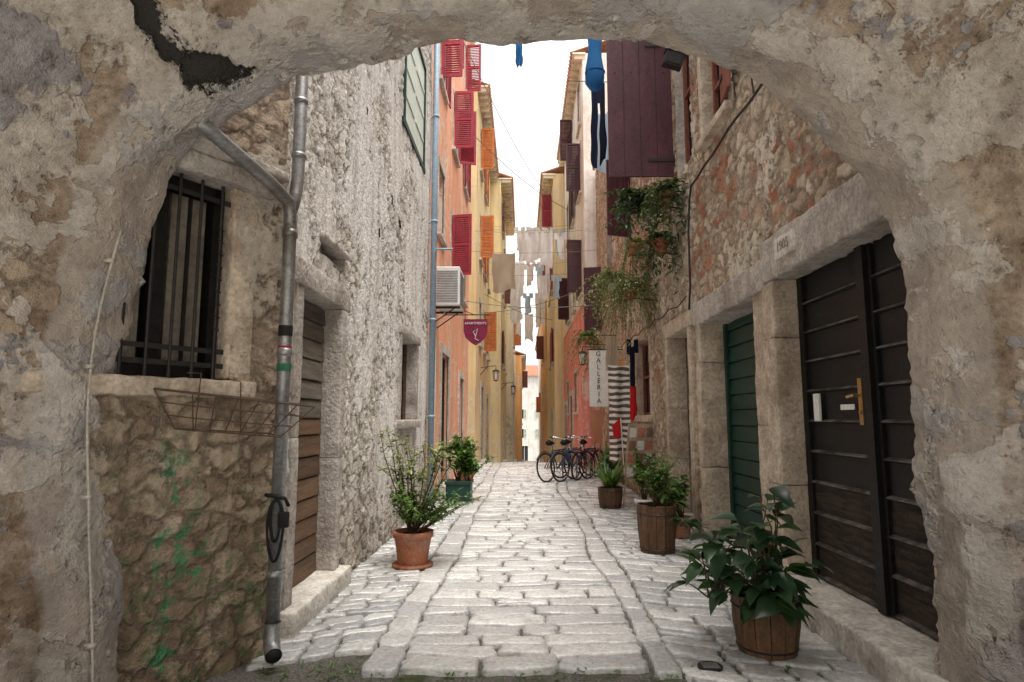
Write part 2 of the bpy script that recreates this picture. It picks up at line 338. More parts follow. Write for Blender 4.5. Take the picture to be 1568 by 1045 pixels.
def zone(x0,x1,y0,y1,dmin,dmax,wmin,wmax,shear,base,g=.009):
    y=y0
    while y<y1:
        d=U(dmin,dmax); x=x0; L=[x0]
        while x1-x>wmax*1.15: x+=U(wmin,wmax); L.append(x)
        if x1-L[-1]<wmin*.6 and len(L)>1: L.pop()
        L.append(x1)
        for a,b in zip(L[:-1],L[1:]):
            a2=a+g; b2=b-g
            sk=[U(-.022,.022) for _ in range(4)]
            halves=[(0,1)]
            if d>.23 and b-a<.5 and U(0,1)<.35: q=U(.4,.6); halves=[(0,q-.03),(q+.03,1)]
            for h0,h1 in halves:
                c=[(a2,y+g+d*h0+sk[0]),(b2,y+g+d*h0+sk[1]),(b2,y+d*h1-g+sk[2]*.6),(a2,y+d*h1-g+sk[3]*.6)]
                c=[(wob(px,py),py+shear*(px-x0)+noise.noise(Vector((px*1.2,py*.8,0)))*.09) for px,py in c]
                stone(c,U(-.006,.007),min(1,max(0,random.gauss(base,.3))))
        y+=d
def strip(x0,x1,y0,y1,lmin,lmax,base):
    y=y0
    while y<y1:
        l=U(lmin,lmax); g=.009
        c=[(x0+g+U(-.012,.012),y+g+U(-.025,.025)),(x1-g,y+g+U(-.025,.025)),(x1-g,y+l-g),(x0+g,y+l-g)]
        c=[(wob(px,py),py) for px,py in c]; stone(c,U(-.003,.005),min(1,max(0,random.gauss(base,.22)))); y+=l
zone(-.74,.78,3.95,46,.17,.31,.22,.6,0.03,.62)
strip(-1.0,-.74,3.9,46,.35,.8,.55); strip(.78,.98,3.9,46,.28,.6,.5)
zone(-1.72,-1.0,4.0,24,.12,.2,.17,.36,.35,.45)
zone(.98,2.3,3.7,24,.15,.26,.18,.42,-.3,.45)
zone(-1.75,-1.0,24,46,.2,.3,.3,.4,0,.5); zone(.98,2.3,24,46,.2,.3,.3,.5,0,.5)
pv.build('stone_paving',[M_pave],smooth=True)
mb=MB(); mb.poly([(-14,-13,-.031),(14,-13,-.031),(14,1.2,-.031),(-14,1.2,-.031)]); 
n=NT('light_bounce_stone'); bt=n.t.nodes.new('ShaderNodeTexBrick'); n.put(bt.inputs['Vector'],n.tc); bt.inputs['Scale'].default_value=2; bt.inputs['Color1'].default_value=(.6,.59,.56,1); bt.inputs['Color2'].default_value=(.68,.665,.63,1); bt.inputs['Mortar'].default_value=(.3,.3,.28,1); bt.inputs['Mortar Size'].default_value=.01
mb.build('light_bounce_paving',[n.fin(bt.outputs['Color'],.5,.4)])  # pale unseen paving behind the camera, added to bounce light onto the arch
g=group('drain_cover',(1.13,4.02,0)); mb=MB(); mb.tube([(1.13,4.02,.0),(1.13,4.02,.012)],.075,20)
for i in range(5): mb.box(1.08,1.18,3.98+i*.018,3.987+i*.018,.012,.016,1)
mb.build('cover',[M_iron,M_zinc],g)
# ------------------------------------------------------------------ arch
prof=[(-2.12,-.05),(-2.12,.25),(-2.19,.9),(-2.25,1.5),(-2.24,1.97),(-2.15,2.5),(-2.0,2.9),(-1.78,3.14),(-1.54,3.34),(-1.16,3.53),(-.72,3.65),(-.36,3.70),(.18,3.72),(.70,3.67),(1.07,3.57),(1.38,3.43),(1.64,3.19),(1.87,2.92),(2.02,2.65),(2.11,2.35),(2.13,1.97),(2.12,1.3),(2.14,.6),(2.15,.23),(2.15,-.05)]
def cat(P,n=12):
    out=[]
    for i in range(len(P)-1):
        p0=P[max(i-1,0)];p1=P[i];p2=P[i+1];p3=P[min(i+2,len(P)-1)]
        for k in range(n):
            t=k/n
            out.append(tuple(.5*((2*p1[a])+(-p0[a]+p2[a])*t+(2*p0[a]-5*p1[a]+4*p2[a]-p3[a])*t*t+(-p0[a]+3*p1[a]-3*p2[a]+p3[a])*t**3) for a in (0,1)))
    out.append(P[-1]); return out
pp=cat(prof); L=[0]
for a,b in zip(pp[:-1],pp[1:]): L.append(L[-1]+math.hypot(b[0]-a[0],b[1]-a[1]))
N=int(L[-1]/.026); ps=[];k=0
for i in range(N+1):
    s=L[-1]*i/N
    while k<len(L)-2 and L[k+1]<s: k+=1
    t=(s-L[k])/max(1e-9,L[k+1]-L[k]); ps.append((pp[k][0]+(pp[k+1][0]-pp[k][0])*t,pp[k][1]+(pp[k+1][1]-pp[k][1])*t))
nm=[]
for i in range(N+1):
    a=ps[max(i-6,0)];b=ps[min(i+6,N)]; dx,dz=b[0]-a[0],b[1]-a[1]; l=math.hypot(dx,dz); nm.append((-dz/l,dx/l))
stn=[(3.5,1.6,0),(3.5,.3,0),(3.5,.06,0),(3.46,.015,1),(3.4,0,1),(3.2,0.0,1),(3.12,.02,1),(3.06,.07,.9),(2.98,.16,.3),(2.9,.22,0),(2.6,.4,0),(2.2,.54,0),(1.5,.62,0),(.3,.64,0)]
st2=[stn[0]]
for a,b in zip(stn[:-1],stn[1:]):
    l=math.hypot(b[0]-a[0],b[1]-a[1]); n_=max(1,int(l/(.028 if b[0]>2 and b[1]<1 and a[1]<1 else .12)))
    for q in range(1,n_+1): st2.append(tuple(a[j]+(b[j]-a[j])*q/n_ for j in range(3)))
shadeP=[Vector((-1.5,3.22,3.32)),Vector((-1.62,3.1,3.3)),Vector((-1.72,3.0,3.3)),Vector((-1.8,2.88,3.35)),Vector((-1.82,2.78,3.45)),Vector((-1.85,2.6,3.65)),Vector((-1.8,2.4,3.9))]  # path of the painted dark hole across the vault
shadeR=[.17,.2,.17,.13,.13,.16,.16]
def segd(p,a,b):
    t=max(0,min(1,(p-a).dot(b-a)/(b-a).length_squared)); return (p-a-(b-a)*t).length
mb=MB(); rows=[]
for (y,o,ed) in st2:
    row=[]
    for i in range(N+1):
        x,z=ps[i]; nx,nz=nm[i]
        p=Vector((x+nx*o,y,z+nz*o if z>0 else z)); 
        lump=noise.noise(p*1.3)*.06+noise.noise(p*3.1)*.035
        p+=Vector((nx,0,nz*(z>.1)))*lump+Vector((0,noise.noise(p*2.3+Vector((9,0,0)))*.03,0))
        mb.rv=max(0,max(1-segd(p,a,b)/rr for a,b,rr in zip(shadeP[:-1],shadeP[1:],shadeR))) if p.x<-1 and p.z>2.8 else 0
        mb.ev=ed+.001; row.append(mb.av(p))
    rows.append(row)
for a,b in zip(rows[:-1],rows[1:]):
    for i in range(N): mb.face((a[i],a[i+1],b[i+1],b[i]))
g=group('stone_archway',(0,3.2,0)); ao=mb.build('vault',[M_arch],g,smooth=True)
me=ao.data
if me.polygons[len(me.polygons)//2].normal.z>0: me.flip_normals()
mb=MB(); pts=[]
leftx=lambda z:min(ps,key=lambda q:abs(q[1]-z) if q[0]<-1 else 99)[0]
for i in range(34):
    z=i*.075; pts.append((leftx(z)+.055+noise.noise(Vector((0,0,z*2)))*.012,3.14,z))
mb.tube(pts,.007,6)
for z in (.4,1.1,1.75,2.3): mb.box(leftx(z)+.02,leftx(z)+.068,3.125,3.155,z,z+.02)
mb.build('wall_cable',[plain('white_cable',(.6,.54,.47),None,10,.6,.3,.001)],g,True)
def roofslab(g,x0,x1,y0,y1,z):
    mb=MB(); mb.poly([(x0,y0,z),(x1,y0,z),(x1,y1,z+.02),(x0,y1,z+.02)])
    s=1 if x1>x0 else -1
    for i in range(int((y1-y0)/.24)): mb.tube([(x0-s*.12,y0+.1+i*.24,z+.03),(x1,y0+.1+i*.24,z+.6)],.08,5)
    mb.build('roof',[M_tile],g)
# ------------------------------------------------------------------ LEFT NEAR BUILDING
C=Vector((-1.66,4.2)); Fa=Fr(C,(-.521,-.853),(.853,-.521))
g=group('stone_house',(-2.2,3.6,0))
h=(.36,1.22,1.72,2.98)
mb=wallgrid(Fa,-.02,2.0,-.05,8.8,[h],.032); mb.build('angled_wall',[M_leftnear],g,True)
mb=MB()
mb.rbox(.2,.38,-.25,.0,1.74,2.98,.02,0,Fa,amp=.014); mb.rbox(1.2,1.36,-.25,.02,1.74,2.98,.02,0,Fa)
mb.rbox(.18,1.45,-.25,.055,1.62,1.73,.02,0,Fa,amp=.016,res=.04); mb.build('window_surround',[M_stone],g,True)
mb=MB(); mb.rbox(.12,1.45,-.22,.07,2.97,3.1,.02,0,Fa,amp=.016,res=.04); mb.rbox(.05,1.45,-.2,.12,3.1,3.17,.02,0,Fa,amp=.014,res=.04); mb.build('window_lintel',[M_stoneg],g,True)
mb=MB(); u0,u1,z0,z1=.39,1.19,1.74,2.97
for a,b,c2,d in ((u0,u0+.07,z0,z1),(u1-.07,u1,z0,z1),(u0,u1,z0,z0+.08),(u0,u1,z1-.08,z1)): mb.box(a,b,-.18,-.1,c2,d,0,Fa)
mb.box((u0+u1)/2-.04,(u0+u1)/2+.04,-.175,-.095,z0+.08,z1-.08,0,Fa)
for a in (u0+.1,(u0+u1)/2+.07): mb.box(a,a+.22,-.19,-.14,z0+.1,z1-.1,1,Fa); mb.box(a+.1,a+.12,-.135,-.12,z0+.1,z1-.1,0,Fa)
mb.build('window_frame',[M_black,plain('dusty_glass_curtain',(.24,.21,.165),(.15,.13,.105),5,.4,.4,.002)],g)
mb=MB()
for i in range(6):
    u=u0+.06+i*(u1-u0-.12)/5; mb.tube([Fa(u,-.03,z0-.02),Fa(u,-.03,z1)],.010,8)
for z in (z0+.08,z0+.17,z1-.1): mb.box(u0-.03,u1+.03,-.045,-.035,z-.015,z+.015,0,Fa)
for i in range(9):
    z=z0+.3+i*.08
    for u in(u0+.06,u1-.06): mb.tube([Fa(u-.02,-.02,z),Fa(u+.02,-.02,z+.02)],.006,5)
mb.build('window_bars',[M_iron],g)
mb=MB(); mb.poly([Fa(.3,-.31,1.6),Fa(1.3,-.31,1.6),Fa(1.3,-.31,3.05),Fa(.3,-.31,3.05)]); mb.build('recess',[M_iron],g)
g2=group('wire_basket',Fa(.5,.1,1.6)); mb=MB()
def W(pts,r=.004): mb.tube([Fa(*p) for p in pts],r,5)
top=[(-.05,.07,1.60),(-.02,.36,1.57),(.8,.36,1.63),(.85,.07,1.66)]; bot=[(.1,.07,1.40),(.12,.22,1.38),(.7,.22,1.43),(.72,.07,1.44)]
W(top+[top[0]],.006); W(bot+[bot[0]],.005)
for i in range(13):
    t=i/12
    a=[top[1][k]+(top[2][k]-top[1][k])*t for k in range(3)]; b=[bot[1][k]+(bot[2][k]-bot[1][k])*t for k in range(3)]; c2=[bot[0][k]+(bot[3][k]-bot[0][k])*t for k in range(3)]
    if i%2==0: W([a,b,c2])
for t in (.33,.66): W([[top[k][j]*(1-t)+bot[k][j]*t for j in range(3)] for k in (0,1,2,3)])
for k in (0,3): W([top[k],bot[k]]); 
W([(.3,.07,1.4),(.34,.1,1.72),(.4,.06,1.74)]); W([(.6,.07,1.42),(.6,.1,1.76),(.66,.06,1.76)])
mb.build('wires',[M_rust],g2)
# ------------------------------------------------------------------ LEFT STREET WALL
XL=-1.7; Fl=Fr((XL,4.2),(0,1),(1,0))
g=group('rubble_stone_house',(XL,7,0))
door=(.5,1.5,.16,2.5); w1=(4.45,5.7,1.47,2.66); w2=(4.3,6.0,5.75,7.5)
mb=wallgrid(Fl,0,6.95,-.05,4.4,[(.36,1.64,-.05,2.52),(4.35,5.8,1.42,2.7),(.9,1.6,2.88,3.0)],.033)
wallgrid(Fl,0,6.95,4.4,8.8,[w2],.05,mb=mb); mb.build('wall',[M_left],g,True); roofslab(g,XL,-6,4.2,11.1,8.8)
mb=MB(); surround(mb,Fl,door,.15,.22,.03,.2,0,.0); mb.rbox(.3,1.75,-.2,.12,-.05,.16,.02,1,Fl,amp=.012)
surround(mb,Fl,w1,.13,.22,.02,.14,0,.12); mb.build('stone_surrounds',[M_stoneg,M_stonep],g,True)
mb=MB(); lining(mb,Fl,(.9,1.6,2.88,3.0),.25); mb.poly([Fl(.9,-.25,2.88),Fl(1.6,-.25,2.88),Fl(1.6,-.25,3.0),Fl(.9,-.25,3.0)]); mb.rbox(.85,1.65,-.1,.05,3.0,3.06,.02,0,Fl,amp=.02); mb.build('wall_slot',[M_stoneg],g,True)
mb=MB(); planks_h(mb,Fl,.5,1.5,-.14,.16,1.5,.17,.01,0,taper=.01); planks_h(mb,Fl,.5,1.5,-.14,1.5,2.5,.17,.012,1,taper=.012)
mb.tube([Fl(.62,-.13,1.35),Fl(.62,-.08,1.38),Fl(.62,-.08,1.45)],.012,6,2); mb.tube([Fl(.7,-.12,1.62),Fl(.7,-.05,1.62)],.025,10,2)
mb.build('wooden_door',[M_wood,M_woodg,M_iron],g)
mb=MB(); mb.poly([Fl(w1[0],-.2,w1[2]),Fl(w1[1],-.2,w1[2]),Fl(w1[1],-.2,w1[3]),Fl(w1[0],-.2,w1[3])],0)
for u in (w1[0],w1[1]-.06,(w1[0]+w1[1])/2): mb.box(u,u+.06,-.19,-.15,w1[2],w1[3],1,Fl)
mb.build('window',[M_glass,M_wood],g)
mb=MB(); lining(mb,Fl,w2,.15,0); u0,u1,z0,z1=w2
for a,b in ((u0,(u0+u1)/2-.005),((u0+u1)/2+.005,u1)):
    mb.box(a,b,-.04,-.0,z0,z1,0,Fl)
    for k in range(1,4): mb.box(a+.05,b-.05,0.001,.015,z0+(z1-z0)*k/4-.03,z0+(z1-z0)*k/4+.03,0,Fl)
for a,b,c2,d in ((u0-.05,u0,z0-.06,z1+.06),(u1,u1+.05,z0-.06,z1+.06),(u0,u1,z1,z1+.05),(u0-.12,u1+.12,z0-.09,z0)): mb.box(a,b,-.1,.03,c2,d,1,Fl)
mb.build('shuttered_window',[M_cream,M_green],g)
mb=MB()
for u,z in ((3.55,4.25),(4.1,4.1),(2.2,4.75),(2.9,3.6),(1.7,5.2)): mb.rbox(u,u+.08,-.1,.018,z,z+.12,.02,0,Fl,amp=.02,res=.03)
mb.build('putlog_shade_blocks',[M_soil],g,True)  # solid dark blocks; their colour stands in for the shade inside holes
g=group('drainpipe',(-1.55,4.05,0)); mb=MB()
px,py=-1.56,4.05
mb.tube([(px,py,.16),(px,py,2.78),(px+.002,py+.01,2.86)],.043,16)
mb.tube([(px,py,.24),(px,py,.14),(px+.015,py-.03,.09),(px+.05,py-.09,.07)],.05,16,0,False)
mb.tube([(px+.015,py-.03,.085),(px+.052,py-.094,.069)],.044,16,1)
for z in (.5,1.9,2.7): mb.tube([(px,py,z),(px,py,z+.05)],.05,16)
mb.tube([(-2.0,3.15,3.22),(-1.8,3.38,3.14),(-1.62,3.82,3.0),(px,4.0,2.93),(px,py,2.84),(px,py,2.75)],.043,16)
mb.tube([(px,py+.1,8.7),(px,py+.1,3.15),(px,py+.07,3.02),(px,py,2.88)],.043,16)
for z in (3.3,3.7): mb.tube([(px,py+.1,z),(px,py+.1,z+.03)],.049,16)
mb.build('pipe',[M_zinc,M_rubber],g,True)
mb=MB(); mb.tube([(px,py,2.03),(px,py,2.1)],.0455,16,0,False); mb.tube([(px,py,1.8),(px,py,1.85)],.0455,16,1,False); mb.tube([(px,py,1.955),(px,py,1.965)],.0455,16,2,False)
mb.build('stickers',[M_rubber,plain('green_sticker',(.05,.22,.12)),M_cred],g,True)
mb=MB()
for q,(zz,rr) in enumerate(((.92,.11),(.98,.075))):
    mb.tube([(px+.01+math.cos(t)*rr*.45,py-.055+math.sin(t*2)*.012,zz-.12+math.sin(t)*rr*1.7) for t in [i*math.pi/12 for i in range(24)]],.009,6,0,closed=True)
mb.tube([(px-.06,py-.06,1.02),(px+.07,py-.07,1.0),(px+.08,py-.03,.95)],.012,6); mb.rbox(px+.03,px+.1,py-.08,py-.05,.82,.92,.01,amp=0)
mb.build('cable_lock',[M_rubber],g,True)
g=group('drainpipe',(-1.65,11,0)); mb=MB(); px=-1.6
mb.tube([(px,10.95,0),(px,10.95,12)],.055,12)
for z in (1.5,3.2,5,7,9): mb.tube([(px,10.95,z),(px,10.95,z+.05)],.065,12); mb.tube([(-1.72,10.95,z),(px,10.95,z)],.012,6)
mb.tube([(px,10.95,4.4),(px+.06,10.9,4.5),(px+.35,10.9,4.5)],.02,8,0); mb.build('pipe',[M_bpipe],g,True)
# ------------------------------------------------------------------ generic houses
def house(name,side,x,y0,y1,zb,zt,mat,wins,smat,door=None,eave=.35,depth=5,doormat=None):
    F=Fr((x,y0),(0,1),(-side,0)); g=group(name,(x+side*depth/2,(y0+y1)/2,0)); hs=[]
    for w in wins: hs.append((w[0]-y0-w[2]/2,w[0]-y0+w[2]/2,w[1],w[1]+w[3]))
    ds=[]
    for d in (door or []): ds.append((d[0]-y0-d[1]/2,d[0]-y0+d[1]/2,gz(d[0])+.1,d[2]))
    mb=wallgrid(F,0,y1-y0,zb,zt,hs+ds,.5)
    Fe=Fr((x,y0),(side,0),(0,-1)); wallgrid(Fe,0,depth,zb,zt,[],.5,mb=mb)
    Fe=Fr((x,y1),(side,0),(0,1)); wallgrid(Fe,0,depth,zb,zt,[],.5,mb=mb)
    mb.build('walls',[mat],g)
    mb=MB()
    for h in hs: lining(mb,F,h,.2)
    for h in ds: lining(mb,F,h,.25)
    for h in hs:
        a,b,c,d=h; mb.box(a-.08,a,-.02,.025,c,d,1,F); mb.box(b,b+.08,-.02,.025,c,d,1,F); mb.box(a-.08,b+.08,-.02,.03,d,d+.09,1,F); mb.box(a-.12,b+.12,-.05,.09,c-.08,c,1,F)
    for h in ds:
        a,b,c,d=h; mb.box(a-.15,a,-.02,.035,c,d,1,F); mb.box(b,b+.15,-.02,.035,c,d,1,F); mb.box(a-.15,b+.15,-.02,.04,d,d+.18,1,F); mb.box(a-.15,b+.15,-.2,.22,c-.15,c,1,F)
    mb.build('surrounds',[mat,M_stonep],g)
    mb=MB()
    for h in hs:
        a,b,c,d=h; mb.poly([F(a,-.16,c),F(b,-.16,c),F(b,-.16,d),F(a,-.16,d)],0)
        for p,q in ((a,a+.05),(b-.05,b),((a+b)/2-.03,(a+b)/2+.03)): mb.box(p,q,-.15,-.11,c,d,1,F)
        for zz in (c,c+(d-c)*.55,d-.05): mb.box(a+.05,b-.05,-.148,-.112,zz,zz+.05,1,F)
    for h in ds:
        a,b,c,d=h; mb.box(a,b,-.22,-.16,c,d,2,F)
        for k in range(2):
            for j in range(3): mb.box(a+.08+k*(b-a)/2,a+(k+1)*(b-a)/2-.06,-.16,-.145,c+.12+j*(d-c)/3,c+(j+1)*(d-c)/3-.08,2,F)
    mb.build('windows_and_doors',[M_glass,M_white,doormat or M_brsh],g)
    if smat:
        mb=MB(); any_=False
        for w,h in zip(wins,hs):
            if len(w)<5: continue
            shutter(mb,F,h[0],h[2],w[2]/2,w[3],w[4],-1); shutter(mb,F,h[1],h[2],w[2]/2,w[3],w[5] if len(w)>5 else 5,1); any_=True
        if any_: mb.build('shutters',[smat],g)
    mb=MB(); L=y1-y0
    if eave:
        for i in range(int(L/.45)+1):
            u=min(L-.1,i*.45); mb.box(u,u+.1,-.1,eave-.05,zt-.2,zt-.06,1,F)
        mb.box(-.05,L+.05,-.1,eave,zt-.06,zt,1,F)
        for i in range(int(L/.22)):
            u=.1+i*.22; mb.tube([F(u,eave+.06,zt+.03),F(u,-depth/2,zt+.03+(depth/2+eave)*.35)],.075,6,0)
    mb.poly([F(-.05,eave,zt+.01),F(L+.05,eave,zt+.01),F(L+.05,-depth/2,zt+.01+(depth/2+eave)*.35),F(-.05,-depth/2,zt+.01+(depth/2+eave)*.35)],0)
    mb.poly([F(-.05,-depth,zt+.01),F(L+.05,-depth,zt+.01),F(L+.05,-depth/2,zt+.01+(depth/2+eave)*.35),F(-.05,-depth/2,zt+.01+(depth/2+eave)*.35)],0)
    mb.build('roof',[M_tile,M_creamr],g); return g,F
house('orange_house',-1,-1.75,11.15,19.8,-.05,14.2,M_orange,[(12.9,5.3,.9,1.5),(15.2,4.9,.95,1.5,80),(18.2,4.9,.9,1.5),(12.8,8.6,.9,1.5,85),(15.4,8.2,.95,1.5,88,75),(18.3,8.3,.9,1.4,10),(15.7,11.3,.9,1.5,85),(18.3,11.3,.9,1.5,85)],M_crim,door=[(13.9,1.3,2.9),(17.6,1.0,2.6)],doormat=M_black,eave=.2)
house('yellow_house',-1,-1.5,19.85,28,-1.2,12.6,M_yellow,[(21.5,4,.9,1.5),(24,4,.9,1.5,85),(26.6,4,.9,1.5),(21.6,7,.9,1.5,85),(24.2,7,.9,1.5,10),(26.6,7,.9,1.5),(21.6,10.2,.9,1.5,85),(24.2,10.2,.9,1.5,10)],M_orsh,door=[(22.7,1.1,2.6),(26,1,2.3)],eave=.35)
house('yellow_house',-1,-1.0,28.05,37,-2.2,12.6,M_yellow,[(29.5,4,.9,1.5,10),(32,4,.9,1.5),(35,4,.9,1.5),(29.8,7.4,.9,1.5),(32.6,7.4,.9,1.5,85),(29.8,10.4,.9,1.4,10),(32.6,10.4,.9,1.4)],M_brsh,door=[(31,1.1,1.6)],eave=.5)
house('cream_house',-1,-.6,37.05,50,-3.2,8.5,M_creamr,[(39.5,3,.9,1.4),(43,3,.9,1.4),(39.5,6,.9,1.4,85),(43,6,.9,1.4)],M_orsh,door=[(40,1.1,.8)],eave=.3)
house('orange_house',-1,-.1,50.1,66,-4.5,6.5,M_orng2,[(53,1,.9,1.4),(57,1,.9,1.4),(53,4,.9,1.4,85)],M_brsh,door=[(55,1.1,0)],eave=.3)
house('pink_house',1,1.78,19.0,27,-1.2,4.9,M_pink,[(21,1.7,1.0,1.3),(24.5,1.7,.8,1.2)],M_maroon,door=[(22.9,1.1,2.3),(25.8,1.,2.0)],eave=0,doormat=M_maroon)
house('tall_white_house',1,1.9,18.65,27.2,4.95,13,M_whiter,[(19.8,5.4,.9,1.7,85),(22.6,5.4,.9,1.7),(25.3,5.4,.9,1.7,75),(19.8,8.7,.9,1.6,85),(22.6,8.7,.9,1.6,10),(25.3,8.7,.9,1.6),(19.8,11.0,.9,1.6),(22.8,11.0,.9,1.6,85)],M_maroon,eave=.3)
house('ochre_house',1,1.4,27.3,36,-2.2,12.5,M_ochre,[(28.6,4,.9,1.5,10),(31.5,4,.9,1.5),(28.6,7.3,.9,1.5,85),(31.5,7.3,.9,1.5),(28.8,10.3,.9,1.6,85),(31.8,10.3,.9,1.6)],M_crim,door=[(29.7,1.1,1.8)],eave=.5)
house('orange_house',1,1.3,36.1,46,-3.0,8.5,M_orng2,[(38,2,.9,1.4),(41,2,.9,1.4),(38,5,.9,1.4,80),(41,5,.9,1.4)],M_brsh,door=[(39.5,1.1,.9)],eave=.3)
house('white_house',1,1.7,46.1,70,-5,9,M_whiter,[(48,2,.9,1.4,85),(52,2,.9,1.4),(48,5,.9,1.4),(52,5,.9,1.4),(58,2,.9,1.4,85),(58,5,.9,1.4)],M_orsh,eave=.3)
def crosshouse(name,y,nrm,zb,zt,mat,x0,w,cols,dm):
    F=Fr((x0,y),(1,0),(0,nrm)); g=group(name,(x0+w/2,y,0)); hs=[(1.0+i*cols,1.9+i*cols,z,z+1.4) for i in range(int((w-1.5)/cols)) for z in (zb+3.6,zb+6.6)]
    ds=(w*.45,w*.45+1.1,zb+.1,zb+2.4)
    mb=wallgrid(F,0,w,zb,zt,hs+[ds],.6); mb.build('walls',[mat],g); mb=MB()
    for h in hs+[ds]:
        lining(mb,F,h,.2); a,b,c,d=h; mb.poly([F(a,-.15,c),F(b,-.15,c),F(b,-.15,d),F(a,-.15,d)],1); mb.box(a-.08,b+.08,-.02,.05,d,d+.1,2,F); mb.box((a+b)/2-.03,(a+b)/2+.03,-.14,-.1,c,d,2,F)
        if h is not ds: shutter(mb,F,a,c,.45,d-c,8,-1,3); shutter(mb,F,b,c,.45,d-c,8,1,3)
    mb.build('windows_and_doors',[mat,M_glass,M_white,dm],g)
    mb=MB(); mb.poly([F(-.2,.5,zt),F(w+.2,.5,zt),F(w+.2,-4,zt+2),F(-.2,-4,zt+2)])
    for i in range(int(w/.23)): mb.tube([F(i*.23,.55,zt+.03),F(i*.23,-4,zt+2.03)],.08,6)
    mb.build('roof',[M_tile],g)
crosshouse('cream_house',98,-1,-5.2,8.0,M_whiter,-8,17,3.1,M_cream)
crosshouse('light_bounce_house',-13,1,0,8,M_creamr,-12,24,2.8,M_green)  # unseen house front behind the camera, added to reflect light forward
# ------------------------------------------------------------------ RIGHT NEAR HOUSE
XR=2.25; Fr_=Fr((XR,3.3),(0,1),(-1,0)); y_=lambda y:y-3.3
g=group('brown_stone_house',(XR+1,9,0))
bd=(y_(3.55),y_(5.5),.2,2.72); gd=(y_(6.05),y_(7.85),.1,2.68); td=(y_(8.45),y_(9.65),.1,2.72); sw=(y_(11.1),y_(12.4),1.55,2.95); uw=(y_(6.55),y_(7.4),4.9,6.1); mw=(y_(7.95),y_(8.75),4.95,7.3); uw2=(y_(12.6),y_(13.5),5.2,6.8); uw3=(y_(15.4),y_(16.3),5.2,6.8); d4=(y_(14.9),y_(16.0),.1,2.5)
gr=lambda h:(h[0]-.13,h[1]+.13,h[2]-.12 if h[2]>1 else -.05,h[3]+.02)
H=[(bd[0]-.13,gd[1]+.13,-.05,2.72),gr(td),gr(sw),gr(uw),mw,uw2,uw3,gr(d4)]
mb=wallgrid(Fr_,0,7.5,-.05,7.4,H,.036); wallgrid(Fr_,7.5,15.3,-.05,7.4,H,.06,mb=mb); wallgrid(Fr_,0,15.3,7.4,9.0,[],.12,mb=mb)
Fe=Fr((XR,18.6),(1,0),(0,1)); wallgrid(Fe,0,3,0,9.0,[],.5,mb=mb); mb.build('wall',[M_right],g,True); roofslab(g,XR,7,3.5,18.6,9.0)
mb=MB()
for a,b,c,d in (bd,gd,td,d4): mb.box(a-.2,b+.2,-.6,-.55,-.1,d+.4,0,Fr_); mb.box(a-.2,b+.2,-.6,-.2,d+.05,d+.1,0,Fr_)
mb.build('door_backing',[M_black],g)
mb=MB()
def jamb(a,b,z0,z1,dep=.26,pr=.03,mm=0):
    z=z0; k=0
    while z<z1-.02:
        zz=min(z1,z+U(.8,1.5)); 
        if z1-zz<.4: zz=z1
        mb.rbox(a,b,-dep,pr+U(-.006,.006),z,zz-.001,.012,mm,Fr_,amp=.013,sd=k,res=.045); z=zz;k+=3
jamb(bd[0]-.14,bd[0],0,bd[3]); jamb(bd[1],bd[1]+.26,0,bd[3],.24,.035)
jamb(gd[0]-.27,gd[0],0,gd[3]+.04,.3,.02); jamb(gd[1],gd[1]+.17,0,gd[3],.34,.03)
mb.rbox(bd[0]-.2,bd[1]+.2,-.24,.055,bd[3],bd[3]+.38,.02,1,Fr_,amp=.015,res=.045)
mb.rbox(bd[1]+.21,gd[1]+.25,-.34,.045,gd[3]-.01,gd[3]+.28,.02,1,Fr_,amp=.015,res=.045)
surround(mb,Fr_,td,.15,.3,.03,.22,0); surround(mb,Fr_,sw,.13,.22,.02,.16,0,.12); surround(mb,Fr_,uw,.12,.2,.03,.16,0,.1); surround(mb,Fr_,d4,.14,.3,.03,.2,0)
mb.rbox(bd[0]-.2,bd[1]+.3,-.25,.2,-.05,.19,.025,2,Fr_,amp=.014,res=.05)
mb.rbox(gd[0],gd[1]+.1,-.3,.04,-.05,.09,.02,2,Fr_); mb.rbox(td[0]-.1,td[1]+.1,-.3,.05,-.05,.09,.02,2,Fr_)
mb.build('stone_surrounds',[M_stone,M_stoneg,M_stonep],g,True)
mb=MB(); lining(mb,Fr_,mw,.2);lining(mb,Fr_,uw2,.2);lining(mb,Fr_,uw3,.2)
for h in (uw,mw,uw2,uw3,sw):
    a,b,c,d=h; mb.poly([Fr_(a,-.18,c),Fr_(b,-.18,c),Fr_(b,-.18,d),Fr_(a,-.18,d)],1)
    for p,q in ((a,a+.06),(b-.06,b),((a+b)/2-.03,(a+b)/2+.03)): mb.box(p,q,-.17,-.12,c,d,2,Fr_)
    for zz in (c,(c+d)/2,d-.06): mb.box(a+.06,b-.06,-.168,-.122,zz,zz+.05,2,Fr_)
mb.build('windows',[M_stoneg,M_glass,M_brsh],g)
mb=MB(); um=y_(4.42); n0=-.2
for a,b in ((bd[0],um-.006),(um+.006,bd[1])):
    mb.box(a,a+.09,n0-.04,n0+.02,bd[2],bd[3],0,Fr_); mb.box(b-.09,b,n0-.04,n0+.02,bd[2],bd[3],0,Fr_)
    N_=10
    for i in range(N_):
        z=bd[2]+(bd[3]-bd[2])*i/N_; zz=bd[2]+(bd[3]-bd[2])*(i+1)/N_
        P=[(n0+.012,z),(n0+.022,z+.008),(n0+.02,z+.018),(n0-.006,z+.03),(n0-.006,zz-.004),(n0+.012,zz)]
        A=[Fr_(a+.09,p,q) for p,q in P];B=[Fr_(b-.09,p,q) for p,q in P]
        for k in range(5): mb.poly([A[k],B[k],B[k+1],A[k+1]],1 if k in (1,2) else (2 if i<3 else 0))
